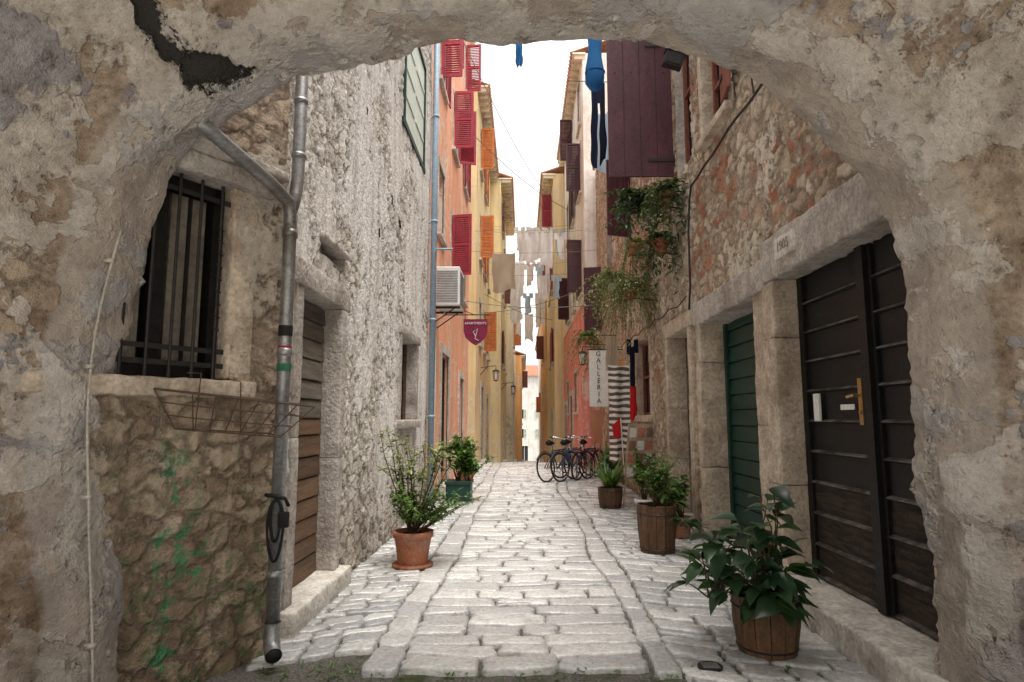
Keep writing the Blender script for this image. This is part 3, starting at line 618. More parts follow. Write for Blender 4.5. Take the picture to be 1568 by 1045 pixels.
mb.box(bd[0],bd[1],n0-.06,n0-.04,bd[2],bd[3],0,Fr_); mb.box(um-.05,um+.05,n0+.02,n0+.05,bd[2],bd[3],0,Fr_)
mb.build('black_double_door',[M_black,plain('slat_highlight',(.16,.145,.135),(.02,.017,.016),8,.5,.4,.003),plain('scuffed_dark_wood',(.012,.010,.009),(.06,.04,.028),9,.7,.3,.01,stretch=(1,.4,3))],g)  # paler slat ledges paint in the highlight along each plank
mb=MB(); u=um+.06
mb.box(u,u+.05,n0+.04,n0+.055,1.45,1.78,0,Fr_); mb.tube([Fr_(u+.025,n0+.05,1.66),Fr_(u+.025,n0+.1,1.66),Fr_(u+.1,n0+.11,1.65)],.011,8,0); mb.tube([Fr_(u+.025,n0+.05,1.54),Fr_(u+.025,n0+.065,1.54)],.014,8,0)
mb.box(u+.16,u+.36,n0+.024,n0+.03,1.56,1.6,1,Fr_); mb.rbox(u+.68,u+.78,n0+.02,n0+.045,1.47,1.7,.01,1,Fr_,amp=0)
mb.build('door_furniture',[M_brass,M_white],g)
mb=MB()
planks_h(mb,Fr_,gd[0],gd[1],-.31,gd[2],gd[3],.19,.012,0,taper=.012); mb.box(gd[0],gd[0]+.08,-.3,-.27,gd[2],gd[3],0,Fr_); mb.box(gd[1]-.08,gd[1],-.3,-.27,gd[2],gd[3],0,Fr_)
mb.build('green_door',[M_green],g)
mb=MB(); planks_h(mb,Fr_,td[0],td[1],-.26,td[2],td[3],.3,.01,0); planks_h(mb,Fr_,d4[0],d4[1],-.26,d4[2],d4[3],.3,.01,0); mb.build('plank_doors',[M_woodg],g)
mb=MB(); mb.rbox(y_(4.93),y_(5.3),.04,.085,2.84,3.02,.01,0,Fr_,amp=.002); mb.build('date_plaque',[M_stonep],g,True)
def text(s,loc,rot,size,mat,parent,name='lettering'):
    cu=bpy.data.curves.new(name,'FONT'); cu.body=s; cu.size=size; cu.align_x='CENTER'; cu.align_y='CENTER'; cu.extrude=.002
    o=bpy.data.objects.new(name,cu); cu.materials.append(mat); sc.collection.objects.link(o); o.parent=parent; o.location=Vector(loc)-parent.location; o.rotation_euler=rot; return o
text('1905',(XR-.09,5.115,2.93),(math.pi/2,0,-math.pi/2),.12,plain('carved_letter',(.36,.32,.28)),g)
def plank_shutter(F,u,z0,w,h,sgn,ang,m=M_maroon,np_=4):
    gg=group('window_shutter',F(u,0,z0)); mb=MB(); a=math.radians(ang); ca,sa=math.cos(a)*sgn,math.sin(a)
    def T(x,y,z): return F(u+ca*x-sa*y*sgn,.05+sa*x+math.cos(a)*y,z)
    for i in range(np_): x0=w*i/np_; mb.box(x0+.007,x0+w/np_-.007,-.02+U(0,.006),.02,z0,z0+h,0,T)
    mb.box(.01,w-.01,-.006,.006,z0+.005,z0+h-.005,0,T)
    for zz in (z0+.22,z0+h-.3): mb.box(.0,w*.4,-.032,-.022,zz,zz+.045,1,T); mb.box(.0,w*.4,.022,.032,zz,zz+.045,1,T); mb.tube([T(0,0,zz-.05),T(0,0,zz+.1)],.018,8,1)
    for i in range(8): 
        x=w*(i//2+.5)/np_; zz=(z0+.6,z0+h-.7)[i%2]; mb.tube([T(x,-.03,zz),T(x,.03,zz)],.008,6,1)
    mb.build('boards',[m,M_iron],gg)
plank_shutter(Fr_,mw[1],4.97,.95,2.3,-1,90)
plank_shutter(Fr_,uw2[0],5.2,.5,1.6,-1,70); plank_shutter(Fr_,y_(17.2),3.9,.5,1.8,1,80)
plank_shutter(Fr_,uw[0],4.92,.4,1.16,-1,8,M_brsh,3)
g=group('wall_cables',(XR,6,4.4)); mb=MB()
mb.tube([(XR-.08,3.6+i*.3,4.5+noise.noise(Vector((i*.4,0,0)))*.06-(.05 if i>12 else 0)) for i in range(15)]+[(XR-.08,7.9,4.3),(XR-.08,8.0,3.9),(XR-.08,8.0,3.2),(XR-.08,8.1,2.9)],.014,6)
mb.tube([(XR-.07,5.6,4.5),(XR-.07,5.7,5.0),(XR-.07,5.8,6.5)],.01,6); mb.tube([(XR-.08,8.2+i*.5,3.1-(.06 if i%2 else 0)) for i in range(18)],.009,5)
mb.build('cables',[M_iron],g)
g=group('wall_floodlight',(2.05,7.8,6.5)); mb=MB(); mb.tube([(XR,7.8,6.5),(2.0,7.8,6.3)],.015,8); T=lambda a,b,c:(1.98+a*.9+c*.3,7.75+b,6.15+c-a*.3)
mb.box(-.13,.13,-.08,.04,-.09,.09,0,T); mb.box(-.11,.11,-.09,-.081,-.07,.07,1,T); mb.box(-.15,.15,-.1,.05,.09,.1,0,T); mb.build('lamp_housing',[M_iron,M_glass],g)
# ------------------------------------------------------------------ AC, signs, lamps
g=group('air_conditioner',(-1.45,12,4)); mb=MB()
x0,x1,y0,y1,z0,z1=-1.68,-1.2,11.7,12.5,3.62,4.38
mb.rbox(x0,x1,y0,y1,z0,z1,.02,0,amp=0)
for i in range(13): mb.box(x0+.04,x1-.04,y0-.012,y0,z0+.08+i*.048,z0+.1+i*.048,1)
for i in range(16): mb.box(x1,x1+.01,y0+.06,y1-.06,z0+.06+i*.04,z0+.075+i*.04,1)
for y in (y0+.1,y1-.1): mb.box(-1.75,x1,y-.02,y+.02,z0-.04,z0-.003,2); mb.tube([(-1.75,y,z0-.35),(x1-.1,y,z0-.03)],.012,6,2)
mb.tube([(-1.5,y0+.3,z0),(-1.55,y0+.3,z0-.2),(-1.68,y0+.3,z0-.3),(-1.7,y0+.3,.4)],.012,6,0)
mb.build('casing',[M_white,plain('grey_grille',(.35,.36,.38)),M_iron],g)
g=group('apartments_sign',(-1.07,14,3.5)); mb=MB()
sh=[(-.27,.3),(.27,.3),(.27,.02),(.22,-.13),(.1,-.24),(0,-.3),(-.1,-.24),(-.22,-.13),(-.27,.02)]
for k in (-.012,.012): mb.poly([(-1.07+a,14+k,3.42+b) for a,b in sh])
for i in range(len(sh)): 
    a=sh[i];b=sh[(i+1)%len(sh)]; mb.poly([(-1.07+a[0],13.988,3.42+a[1]),(-1.07+b[0],13.988,3.42+b[1]),(-1.07+b[0],14.012,3.42+b[1]),(-1.07+a[0],14.012,3.42+a[1])])
mb.tube([(-1.76,14,3.82),(-.75,14,3.82)],.014,8,1); mb.tube([(-1.3,14,3.82),(-1.3,14,3.7)],.006,6,1); mb.tube([(-.85,14,3.82),(-.85,14,3.7)],.006,6,1); mb.tube([(-1.74,14,4.1),(-1.1,14,3.82)],.008,6,1)
mb.tube([(-1.07,13.98,3.33),(-1.12,13.98,3.43),(-1.02,13.98,3.5),(-1.08,13.98,3.27),(-1.0,13.98,3.23)],.008,6,2)
mb.build('board',[plain('sign_maroon',(.26,.025,.08)),M_iron,M_white],g); text('APARTMENTS',(-1.07,13.98,3.62),(math.pi/2,0,0),.08,M_white,g)
def lantern(x,y,z,side):
    g=group('street_lamp',(x,y,z)); mb=MB(); x2=x-side*.55
    mb.tube([(x,y,z-.2),(x-side*.25,y,z+.1),(x2,y,z+.12),(x2,y,z)],.014,8)
    mb.tube([(x,y,z+.05),(x-side*.3,y,z+.1)],.01,6); mb.tube([(x2,y,z),(x2,y,z-.03),(x2,y,z-.09)],[.02,.1,.13],6); mb.tube([(x2,y,z-.09),(x2,y,z-.38)],[.11,.07],6,1)
    for k in range(6): a=k*math.pi/3; mb.tube([(x2+.115*math.cos(a),y+.115*math.sin(a),z-.09),(x2+.075*math.cos(a),y+.075*math.sin(a),z-.4)],.007,4)
    mb.tube([(x2,y,z-.38),(x2,y,z-.42)],[.08,.03],6); mb.build('lantern',[M_iron,M_white],g)
lantern(-1.5,22,3.2,-1); lantern(-1.0,29,3.0,-1); lantern(2.25,17.8,3.4,1)
g=group('gallery_banner',(1.7,14,2.4)); mb=MB(); mb.box(1.48,1.9,13.99,14.0,1.75,3.0,0); mb.tube([(1.45,14,3.02),(2.25,14,3.02)],.012,6,1); mb.build('panel',[M_white,M_iron],g)
for i,ch in enumerate('GALLERIA'): text(ch,(1.69,13.985,2.92-i*.15),(math.pi/2,0,0),.15,M_iron,g)
# ------------------------------------------------------------------ cloths
def clothgrid(name,x0,x1,y,z0,z1,mat,shape=None,amp=.03,freq=9,sag=.02):
    g=group(name,((x0+x1)/2,y,(z0+z1)/2)); mb=MB(); nx=16; nz=16; V={}
    ph=U(0,9)
    def P(i,j):
        if (i,j) in V: return V[(i,j)]
        s=i/nx; t=j/nz; tp=1-.12*t*math.sin(ph); x=(x0+x1)/2+(x1-x0)*(s-.5)*tp; z=z1+(z0-z1)*t*(1+.07*math.sin(s*6+ph))-sag*math.sin(math.pi*s)
        off=amp*(.3+t)*math.sin(s*freq+ph+t*1.5)+noise.noise(Vector((s*3,t*2,ph)))*amp*1.3
        x+=noise.noise(Vector((s*2,t*3,ph+5)))*amp*1.2*t
        V[(i,j)]=mb.av((x,y+off,z)); return V[(i,j)]
    for i in range(nx):
        for j in range(nz):
            s=(i+.5)/nx;t=(j+.5)/nz
            if shape=='shirt' and not ((t<.28) or (.22<s<.78)): continue
            if shape=='shirt' and t<.1 and .4<s<.6: continue
            if shape=='trousers' and t>.28 and .44<s<.56: continue
            mb.face((P(i,j),P(i+1,j),P(i+1,j+1),P(i,j+1)))
    mb.build('fabric',[mat],g,True); return g
def line(x0,x1,y,z,name='clothes_line'):
    g=group(name,((x0+x1)/2,y,z)); mb=MB(); mb.tube([(x0+(x1-x0)*t/8,y,z-.08*math.sin(math.pi*t/8)) for t in range(9)],.006,5); mb.build('cord',[M_rope],g)
line(-1.75,2.2,18,6.4); clothgrid('hanging_cloth',-.9,-.22,18,5.2,6.32,M_ck,None,.05)
for (y,z,items) in ((19.3,7.4,[(.0,.5,1.0,'shirt',M_cw),(.55,.95,1.1,None,M_cw),(1.0,1.4,.9,'shirt',M_cw)]),(22,8.3,[(-.15,.25,1.1,None,M_cw),(.3,.72,.8,'shirt',M_cw),(.78,1.05,1.2,None,M_cw),(1.1,1.5,.9,'shirt',M_cb)]),(24.5,9.2,[(-.35,.1,1.0,'shirt',M_cw),(.15,.7,1.3,None,M_cw),(.78,1.28,.9,'shirt',M_cw)]),(27,8.3,[(-.5,.0,1.5,None,M_cw),(.06,.5,1.0,'shirt',M_cw),(.55,.95,1.2,'shirt',M_cb),(1.0,1.2,1.3,None,M_cw)]),(30,7.6,[(-.6,-.1,1.4,None,M_cw),(.0,.5,1.0,'shirt',M_cb),(.6,1.1,1.6,'trousers',M_cw)]),(33,9.9,[(-.4,.1,1.3,None,M_cw),(.2,.7,1.0,'shirt',M_cpk),(.75,1.1,1.2,None,M_cw)]),(20.5,6.3,[(.5,.8,.8,None,M_cw),(.95,1.3,.8,'shirt',M_cb)]),(35,7.4,[(-.5,.0,1.2,'shirt',M_cw),(.1,.6,1.5,None,M_cw)])):
    line(-1.5,1.9,y,z)
    for a,b,hh,s,m in items: clothgrid('hanging_laundry',a,b,y,z-hh-.06,z-.06,m,s,.06)
g=group('clothes_line',(1.5,12,8.2)); mb=MB(); mb.tube([(2.2,12,8.25),(.9,12,8.3)],.008,5); mb.tube([(2.2,9.9,8.0),(1.0,9.9,8.05)],.008,5); mb.build('cord',[M_iron],g)
clothgrid('hanging_trousers',1.38,1.66,11.9,6.5,8.2,M_cn,'trousers',.06); clothgrid('hanging_shirt',1.5,1.85,12.6,6.6,7.9,M_cb,None,.06); clothgrid('hanging_shirt',-.12,.0,11,8.05,8.6,M_cblue,None,.05); line(-1.6,2.2,11,8.68)
g=group('blue_laundry_bag',(1.2,9.9,7.2)); mb=MB(); pr=[(.12,7.85),(.10,7.7),(.12,7.5),(.15,7.35),(.16,7.2),(.15,7.05),(.1,6.97),(.02,6.94)]
rings=[]
for r_,z in pr: rings.append([mb.av((1.22+math.cos(k*math.pi/9)*r_*(1+.12*math.sin(k*2.6+z*5)),9.9+math.sin(k*math.pi/9)*r_,z)) for k in range(18)])
for a,b in zip(rings[:-1],rings[1:]):
    for k in range(18): mb.face((a[k],a[(k+1)%18],b[(k+1)%18],b[k]))
mb.tube([(1.22+.16*math.cos(k*math.pi/9),9.9+.16*math.sin(k*math.pi/9),7.25) for k in range(18)],.012,5,0,closed=True)
mb.tube([(1.22-.11,9.9,7.85),(1.22,9.9,8.04),(1.22+.11,9.9,7.85)],.008,5,0); mb.build('bag',[M_cblue],g,True)
n=NT('patterned_textile'); wv=n.t.nodes.new('ShaderNodeTexWave'); wv.wave_type='RINGS'; wv.inputs['Scale'].default_value=3.2; wv.inputs['Distortion'].default_value=3; n.put(wv.inputs['Vector'],n.mapping((1,0.1,.8),n.vm('SUBTRACT',n.tc,(1.75,12.5,2.9))))
M_pat=n.fin(n.mix(n.mr(wv.outputs['Fac'],.45,.5),(.8,.78,.73),(.15,.11,.1)),.85,.1)
clothgrid('patterned_textile',1.7,2.12,12.5,.75,2.55,M_pat,None,.03)
clothgrid('hanging_rug',1.86,2.14,13.2,1.2,2.75,cloth('ochre_rug',(.7,.42,.2)),None,.03); clothgrid('hanging_rug',1.55,1.85,14.6,.9,1.7,cloth('terracotta_rug',(.6,.3,.2)),None,.03)
mb=MB(); g=group('red_flag',(1.85,12.3,1.2)); mb.tube([(1.95,12.3,.4),(1.9,12.3,1.5)],.01,6,1); mb.poly([(1.9,12.3,1.5),(1.72,12.28,1.35),(1.76,12.3,1.1),(1.93,12.32,1.15)],0); mb.build('flag',[M_cred,M_white],g)
g=group('painting_display',(2.1,11.3,.9)); mb=MB(); T=lambda a,b,c:(1.93+c*.1+a*.45,10.9+a*.15+b,.45+c)
mb.box(-.5,.6,-.015,.015,0,.95,0,T)
for i in range(3):
    for j in range(4): mb.box(-.42+i*.34,-.15+i*.34,-.026,-.016,.06+j*.22,.22+j*.22,1+(i+j)%3,T)
mb.box(-.45,-.41,-.01,.02,-.45,0,0,T); mb.box(.5,.54,-.01,.02,-.45,0,0,T)
mb.build('board',[plain('board_tan',(.6,.45,.34)),M_white,plain('pic_terracotta',(.6,.25,.18)),plain('pic_brown',(.3,.2,.14))],g)
clothgrid('hanging_coat',1.98,2.2,11.9,1.9,3.0,M_cn,'shirt',.04); clothgrid('hanging_towel',1.72,1.95,12.9,2.5,3.2,M_ck,None,.04); clothgrid('red_scarf',2.0,2.12,11.75,1.5,2.1,M_cred,None,.03)
g=group('overhead_cables',(0,20,10)); mb=MB()
for a,b,s in (((-1.75,14,11.2),(1.6,30,12.0),.5),((-1.75,16,9.5),(2.1,25,9.9),.3),((-1.5,22,5.2),(1.8,19.5,5.5),.15),((-1.75,18,4.9),(2.2,17,4.6),.15),((-1.5,24,6.3),(1.5,30,6.2),.2),((-1.7,10,8.2),(-1.6,6,5.4),.02)):
    a=Vector(a);b=Vector(b); mb.tube([a.lerp(b,t/12)-Vector((0,0,s*math.sin(math.pi*t/12))) for t in range(13)],.012,5)
mb.build('cables',[M_rope],g)
g=group('iron_gate',(-1.7,13.9,1.6)); mb=MB(); Fo=Fr((-1.75,13.25),(0,1),(1,0))
for i in range(9): mb.tube([Fo(.05+i*.15,-.08,.3),Fo(.05+i*.15,-.08,2.85)],.012,6)
for z in (.4,1.4,2.3,2.8): mb.box(0,1.3,-.095,-.075,z,z+.03,0,Fo)
mb.build('bars',[M_iron],g)
# ------------------------------------------------------------------ plants
def pot_round(mb,x,y,z,r0,r1,h,m,rim=.03,ms=1):
    sg=24; pr=[(r0*.98,0),(r0,.01),(r0+(r1-r0)*.5,h*.5),(r1,h-rim*2),(r1+.018,h-rim*1.9),(r1+.02,h),(r1-.01,h),(r1-.02,h-.04),(0.001,h-.035)]
    R=[[mb.av((x+math.cos(k*2*math.pi/sg)*r,y+math.sin(k*2*math.pi/sg)*r,z+zz)) for k in range(sg)] for r,zz in pr]
    for i,(a,b) in enumerate(zip(R[:-1],R[1:])):
        for k in range(sg): mb.face((a[k],a[(k+1)%sg],b[(k+1)%sg],b[k]),ms if i==len(pr)-2 else m)
def barrel(mb,x,y,z,r0,r1,h,n_=14,m=0,ms=1,mi=2):
    for k in range(n_):
        a0=2*math.pi*k/n_+.012;a1=2*math.pi*(k+1)/n_-.012; mb.rv=U(0,1)
        P=[]
        for zz,r in ((0,r0),(h*.5,(r0+r1)/2+.012),(h+U(-.006,.006),r1)):
            P.append([mb.av((x+math.cos(a)*q,y+math.sin(a)*q,z+zz)) for q in (r,r-.025) for a in (a0,a1)])
        for A,B in zip(P[:-1],P[1:]):
            mb.face((A[0],A[1],B[1],B[0]),m); mb.face((A[2],A[3],B[3],B[2]),m); mb.face((A[0],A[2],B[2],B[0]),m); mb.face((A[1],A[3],B[3],B[1]),m)
        mb.face((P[2][0],P[2][1],P[2][3],P[2][2]),m)
    mb.rv=.5
    mb.poly([(x+math.cos(k*.5236)*(r1-.02),y+math.sin(k*.5236)*(r1-.02),z+h-.04) for k in range(12)],ms)
    for zz,rr in ((.04,r0+.006),(h*.82,r1-.004)): mb.tube([(x+math.cos(k*.5236/2)*rr,y+math.sin(k*.5236/2)*rr,z+zz) for k in range(24)],.007,4,mi,closed=True)
def rdir(up=.5): 
    a=U(0,2*math.pi); return Vector((math.cos(a),math.sin(a),up))
def shrub(mb,x,y,z,h,spread,nst,nleaf,L,W,m=0,ms=1,lean=(0,0)):
    for s in range(nst):
        a=U(0,2*math.pi); d=spread*U(.2,1); top=Vector((x+math.cos(a)*d+lean[0],y+math.sin(a)*d+lean[1],z+h*U(.65,1)))
        b=Vector((x+U(-.04,.04),y+U(-.04,.04),z)); mid=b.lerp(top,.5)+Vector((U(-.06,.06),U(-.06,.06),h*.06)); pts=[b,b.lerp(mid,.5)+Vector((U(-.02,.02),0,0)),mid,mid.lerp(top,.5)+Vector((U(-.03,.03),U(-.03,.03),.02)),top]
        mb.tube(pts,[.009,.007,.006,.004,.002],5,ms)
        for q in range(3):
            i=random.choice((1,2,3)); e=pts[i]+Vector((U(-.18,.18),U(-.18,.18),U(.05,.25))); mb.tube([pts[i],e],[.004,.0015],4,ms)
            for _ in range(nleaf//2):
                p=pts[i].lerp(e,U(.3,1.05)); mb.leaf(p,rdir(U(-.3,1)),Vector((U(-.3,.3),U(-.3,.3),1)),L*U(.6,1.2),W*U(.7,1.2),U(.1,.5),m,3)
        for _ in range(nleaf):
            t=U(.35,1); k=min(3,int(t*4)); p=pts[k].lerp(pts[k+1],t*4-k); mb.leaf(p,rdir(U(-.3,1)),Vector((U(-.3,.3),U(-.3,.3),1)),L*U(.6,1.2),W*U(.7,1.2),U(.1,.5),m,3)
def bigleaf(mb,x,y,z,h,spread,n_,L,W,m=0,ms=1):
    for i in range(n_):
        a=i*2.4+U(-.5,.5); hh=h*(.1+.9*(i/n_))*U(.7,1.15); d=spread*(1.0-.5*i/n_)*U(.25,1)
        b=Vector((x+U(-.06,.06),y+U(-.06,.06),z)); e=Vector((x+math.cos(a)*d,y+math.sin(a)*d,z+hh)); mid=b.lerp(e,.55)+Vector((U(-.03,.03),U(-.03,.03),hh*.15))
        mb.tube([b,mid,e],[.006,.005,.003],5,ms)
        for q in range(3):
            dd=Vector((math.cos(a+U(-1.1,1.1)),math.sin(a+U(-1.1,1.1)),U(-.3,.7))); k=U(.55,1.15); mb.leaf(e if q==0 else mid.lerp(e,U(.4,.9)),dd,Vector((U(-.4,.4),U(-.4,.4),1)),L*k,W*k*U(.8,1.15),U(.15,.6),m,6,.3)
g=group('potted_shrub',(-1.13,6.6,0)); mb=MB(); pot_round(mb,-1.13,6.6,0.01,.15,.19,.34,0); mb.tube([(-1.13,6.6,.005),(-1.13,6.6,.03)],.21,20,0); mb.build('pot',[M_terra,M_soil],g,True)
mb=MB(); shrub(mb,-1.13,6.6,.3,1.1,.5,16,24,.07,.034,0,2,(.0,0)); shrub(mb,-1.13,6.6,.3,.45,.68,16,30,.065,.034,1,2,(.15,0)); mb.build('foliage',[M_leafy,M_leafg,M_stem],g,True)
g=group('potted_laurel',(-1.15,11.8,0)); mb=MB(); mb.rbox(-1.4,-.95,11.5,12.0,0,.34,.02,0,amp=.002); mb.rbox(-1.42,-.93,11.48,12.02,.3,.36,.01,0,amp=.002); mb.build('planter',[plain('dark_green_plastic',(.015,.07,.055),None,6,.45,.4,.002)],g,True)
mb=MB(); shrub(mb,-1.2,11.75,.33,.85,.45,16,26,.1,.06,0,1,(.05,0)); shrub(mb,-1.0,11.7,.33,.55,.45,10,26,.1,.06,0,1,(.1,0)); mb.build('foliage',[M_leafg,M_stem],g,True)
g=group('potted_shrub',(-1.35,14.6,0)); mb=MB(); pot_round(mb,-1.3,14.6,0,.14,.18,.3,0); mb.build('pot',[M_terra,M_soil],g,True)
mb=MB(); shrub(mb,-1.3,14.6,.3,.7,.35,10,24,.08,.05,0,1); mb.build('foliage',[M_leafg,M_stem],g,True)
g=group('barrel_planter',(1.6,4.33,0)); mb=MB(); barrel(mb,1.58,4.3,.0,.18,.215,.36); mb.build('barrel',[M_barrel,M_soil,M_iron],g)
mb=MB(); bigleaf(mb,1.52,4.28,.32,.5,.46,32,.19,.125); bigleaf(mb,1.26,4.25,.34,.5,.3,16,.18,.105); bigleaf(mb,1.64,4.35,.34,.74,.16,12,.17,.115); bigleaf(mb,1.6,4.2,.3,.12,.36,12,.17,.11); mb.build('foliage',[M_leafd,M_stem],g,True)
g=group('barrel_planter',(1.55,7.3,0)); mb=MB(); barrel(mb,1.52,7.35,.0,.19,.225,.52); mb.build('barrel',[M_barrel,M_soil,M_iron],g)
mb=MB(); shrub(mb,1.52,7.35,.5,.5,.28,12,16,.08,.03,0,1); bigleaf(mb,1.62,7.35,.5,.42,.25,8,.14,.06,0,1); bigleaf(mb,1.78,7.15,.3,.15,.18,8,.14,.08,2,1); mb.build('foliage',[M_leafg,M_stem,M_leafd],g,True)
g=group('barrel_planter',(1.5,10.9,0)); mb=MB(); barrel(mb,1.48,10.9,.0,.18,.21,.33); mb.build('barrel',[M_barrel,M_soil,M_iron],g)
mb=MB()
for i in range(40):
    a=U(0,6.28); mb.leaf(Vector((1.48+U(-.08,.08),10.9+U(-.08,.08),.3)),Vector((math.cos(a)*U(.3,.9),math.sin(a)*U(.3,.9),1)),Vector((math.cos(a),math.sin(a),0)),U(.35,.68),.06,-U(.1,.5),0,5)
mb.build('foliage',[M_leafg],g,True)
for (x,y,hh,L_,mt) in ((1.9,10.0,.75,.1,M_white),(2.0,8.25,.45,.09,M_terra),(1.75,12.9,.5,.09,M_terra),(2.0,14.2,.6,.1,M_white)):
    g=group('potted_flower',(x,y,0)); mb=MB(); pot_round(mb,x,y,0,.12,.15,.25,0); mb.build('pot',[mt,M_soil],g,True)
    mb=MB(); shrub(mb,x,y,.24,hh,.24,11,20,L_,.05,0,1)
    for i in range(12): mb.leaf(Vector((x+U(-.2,.2),y+U(-.2,.2),U(.4,.24+hh*.8))),rdir(.2),Vector((0,0,1)),.06,.05,.3,2,3)
    mb.build('foliage',[M_leafg,M_stem,M_cred],g,True)
def hang(name,x,y,z,n_,L,mat,droop=1.,sp=.3,potm=M_terra):
    g=group(name,(x,y,z)); mb=MB(); pot_round(mb,x,y,z-.1,.09,.12,.17,0); mb.tube([(x,y,z-.1),(x,y,z-.12)],.11,10,0); mb.tube([(XR+.02,y,z+.1),(x,y,z+.11)],.01,5,2); mb.tube([(XR,y,z-.15),(x,y,z-.11)],.01,5,2); mb.build('pot',[potm,M_soil,M_iron],g,True)
    mb=MB()
    for i in range(n_):
        a=U(0,6.28); s=U(.3,1)*sp; p=Vector((x,y,z+.08)); pts=[p]; v=Vector((math.cos(a)*s,math.sin(a)*s,U(.05,.35))); 
        for k in range(5): pts.append(pts[-1]+v*.35); v=v+Vector((0,0,-.28*droop*U(.5,1.3)))
        mb.tube(pts,.002,3,1,False)
        for k in range(5):
            for q in range(4):
                b=pts[k].lerp(pts[k+1],U(0,1)); mb.leaf(b,rdir(U(-.6,.3)),Vector((0,0,1)),L*U(.6,1.2),L*.38,.3,0,2)
    mb.build('foliage',[mat,M_stem],g,True)
hang('hanging_plant',1.72,9.3,4.75,44,.13,M_leafd,.8,.32,M_rubber); hang('hanging_plant',2.0,8.5,4.55,34,.12,M_leafd,1.0,.28,M_terra); hang('hanging_plant',2.0,8.9,4.0,28,.12,M_leafd,1.0,.26,M_terra)
hang('hanging_fern',1.65,11.3,3.95,140,.075,M_leafy,1.0,.48,M_white); hang('hanging_fern',1.85,10.6,3.65,110,.075,M_leafy,1.2,.42); hang('hanging_fern',1.6,15.2,3.4,60,.09,M_leafg,.9,.35); hang('hanging_fern',2.0,10.9,4.5,50,.08,M_leafy,1.4,.32); hang('hanging_fern',1.9,16.5,3.0,50,.09,M_leafg,1,.3)
mb=MB()
for i in range(420):
    side=random.choice((-1,1)); y=U(4.1,16); x=(-1.68 if side<0 else 2.2)-side*abs(random.gauss(0,.04)); 
    if i>260: x=U(-1.6,2.0); y=U(3.85,4.1)
    for q in range(3): mb.leaf(Vector((x,y,-.02)),rdir(U(.3,1.5)),Vector((0,0,1)),U(.015,.045),.012,.3,0,2)
mb.build('weeds',[M_leafg],None,True)
# ------------------------------------------------------------------ bicycles
def bicycle(x,y,ang,colm,lean=4,basket=False):
    g=group('bicycle',(x,y,0)); a=math.radians(ang); mb=MB(); ln=math.radians(lean)
    def T(u,w,z): 
        w2=w+z*math.sin(ln); return (x+math.cos(a)*u-math.sin(a)*w2,y+math.sin(a)*u+math.cos(a)*w2,z)
    r=.34
    for wx in (-.53,.53):
        mb.tube([T(wx+math.cos(t*math.pi/16)*r*.96,0,r+math.sin(t*math.pi/16)*r*.96) for t in range(32)],.019,7,1,closed=True)
        mb.tube([T(wx+math.cos(t*math.pi/16)*r*.9,0,r+math.sin(t*math.pi/16)*r*.9) for t in range(32)],.009,5,2,closed=True)
        mb.tube([T(wx,-.04,r),T(wx,.04,r)],.022,8,2)
        for k in range(20): t=k*math.pi/10; mb.tube([T(wx,(.02 if k%2 else -.02),r),T(wx+math.cos(t)*r*.9,0,r+math.sin(t)*r*.9)],.0018,3,2,False)
        mb.tube([T(wx+math.cos(t)*(r+.03),0,r+math.sin(t)*(r+.03)) for t in [math.radians(20+i*13) for i in range(11)]],.012,5,0)
    bb=(-.08,0,.3); st=(-.22,0,.72); hd=(.33,0,.74); hb=(.37,0,.62)
    t=lambda p,q,rr=.016,m=0: mb.tube([T(*p),T(*q)],rr,8,m)
    t(bb,st,.017); t(st,hd,.015) ; t(bb,hb,.019); t((.32,0,.78),hb,.02)
    for s in (-.035,.035): t((bb[0],s*.6,bb[2]),(-.53,s,r),.01); t((st[0],s*.6,.68),(-.53,s,r),.009); t((hb[0],s,.6),(.53,s,r),.012)
    t(st,(-.26,0,.88),.013,2); t((.32,0,.78),(.29,0,.98),.013,2)
    mb.tube([T(.12,-.3,1.02),T(.2,-.24,1.03),T(.31,-.08,.99),T(.31,.08,.99),T(.2,.24,1.03),T(.12,.3,1.02)],.012,7,2)
    for s in (-1,1): t((.12,.3*s,1.02),(.22,.245*s,1.03),.018,1)
    mb.tube([T(-.4,0,.9),T(-.33,0,.915),T(-.22,0,.9),T(-.12,0,.895)],[.05,.075,.045,.02],8,1)
    mb.tube([T(bb[0]+math.cos(k*.4)*.09,-.04,bb[2]+math.sin(k*.4)*.09) for k in range(16)],.006,4,2,closed=True)
    t((bb[0],-.05,.3),(bb[0]+.13,-.06,.2),.009,2); t((bb[0]+.13,-.11,.2),(bb[0]+.13,-.05,.2),.016,1); t((bb[0],.05,.3),(bb[0]-.13,.06,.4),.009,2); t((bb[0]-.13,.11,.4),(bb[0]-.13,.05,.4),.016,1)
    mb.tube([T(-.08,-.04,.39),T(-.53,-.035,.37)],.004,4,1); mb.tube([T(-.08,-.04,.21),T(-.53,-.035,.31)],.004,4,1)
    if basket:
        for z in (.78,.86,.94,1.0): mb.tube([T(.42,-.14,z),T(.66,-.14,z),T(.66,.14,z),T(.42,.14,z)],.004,4,2,closed=True)
        for k in range(7): mb.tube([T(.42+.04*k,-.14,.78),T(.42+.04*k,-.14,1.0)],.003,4,2); mb.tube([T(.66,-.14+.045*k,.78),T(.66,-.14+.045*k,1.0)],.003,4,2)
    mb.build('frame_and_wheels',[colm,M_rubber,M_chrome],g,True)
Mbk=plain('bike_black',(.03,.03,.035),None,8,.35,.5,.0005); Mbb=plain('bike_blue',(.04,.08,.2),None,8,.35,.5,.0005)
bicycle(.9,15.3,50,Mbk,6,False); bicycle(1.25,15.4,48,Mbb,5); bicycle(1.6,15.9,57,Mbk,-4); bicycle(1.35,16.3,40,Mbk,3)
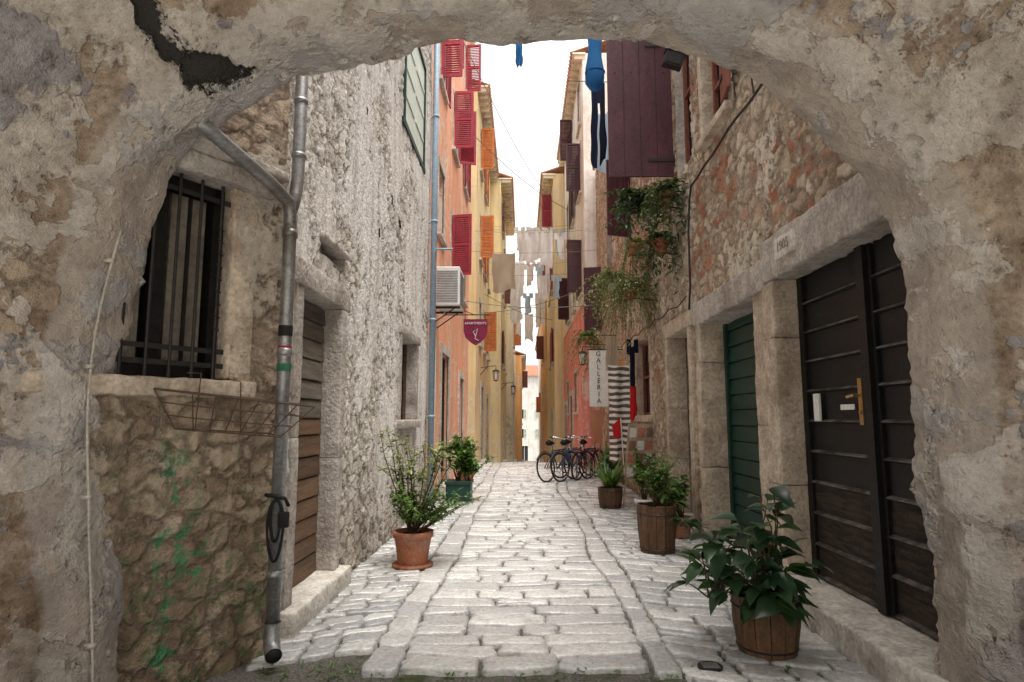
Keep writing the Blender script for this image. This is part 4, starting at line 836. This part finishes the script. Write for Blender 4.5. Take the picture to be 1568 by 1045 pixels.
g=group('bicycle_stand',(1.2,16.1,0)); mb=MB()
for k in range(3): xx=1.0+k*.35; mb.tube([(xx,16.1,0),(xx,16.1,.7),(xx+.12,16.15,.78),(xx+.24,16.1,.7),(xx+.24,16.1,0)],.02,8)
mb.build('hoops',[M_zinc],g,True)
# ------------------------------------------------------------------ light, world, camera
S=Vector((.2,-.22,1.0)).normalized(); el=math.asin(S.z); az=math.atan2(S.x,S.y)
sl=bpy.data.lights.new('sun','SUN'); sl.energy=5.0; sl.angle=math.radians(35); sl.color=(1,.955,.885)
so=bpy.data.objects.new('sun',sl); sc.collection.objects.link(so); so.rotation_euler=S.to_track_quat('Z','Y').to_euler(); so.location=(5,10,30)
wd=bpy.data.worlds.new('World'); sc.world=wd; wd.use_nodes=True; nt=wd.node_tree; sk=nt.nodes.new('ShaderNodeTexSky'); sk.sky_type='NISHITA'; sk.sun_disc=False
sk.sun_elevation=el; sk.sun_rotation=az; sk.dust_density=8; sk.air_density=1.8; sk.ozone_density=1.5
tc=nt.nodes.new('ShaderNodeTexCoord'); cn=nt.nodes.new('ShaderNodeTexNoise'); cn.inputs['Scale'].default_value=2.2; cn.inputs['Detail'].default_value=5; nt.links.new(tc.outputs['Generated'],cn.inputs['Vector'])
mr=nt.nodes.new('ShaderNodeMapRange'); mr.inputs[1].default_value=.3; mr.inputs[2].default_value=.6; mr.inputs[3].default_value=.82; mr.inputs[4].default_value=1.0; nt.links.new(cn.outputs['Fac'],mr.inputs[0])
mx=nt.nodes.new('ShaderNodeMix'); mx.data_type='RGBA'; mx.inputs[7].default_value=(11.2,11.1,10.9,1); nt.links.new(mr.outputs[0],mx.inputs[0]); nt.links.new(sk.outputs[0],mx.inputs[6])
bg=nt.nodes['Background']; nt.links.new(mx.outputs[2],bg.inputs[0]); bg.inputs[1].default_value=.15
cam=bpy.data.cameras.new('camera'); co=bpy.data.objects.new('camera',cam); sc.collection.objects.link(co); sc.camera=co
co.location=(0,0,1.5); co.rotation_euler=(math.radians(97),0,math.radians(1)); cam.lens=22; cam.sensor_width=36; cam.clip_start=.05; cam.clip_end=1000
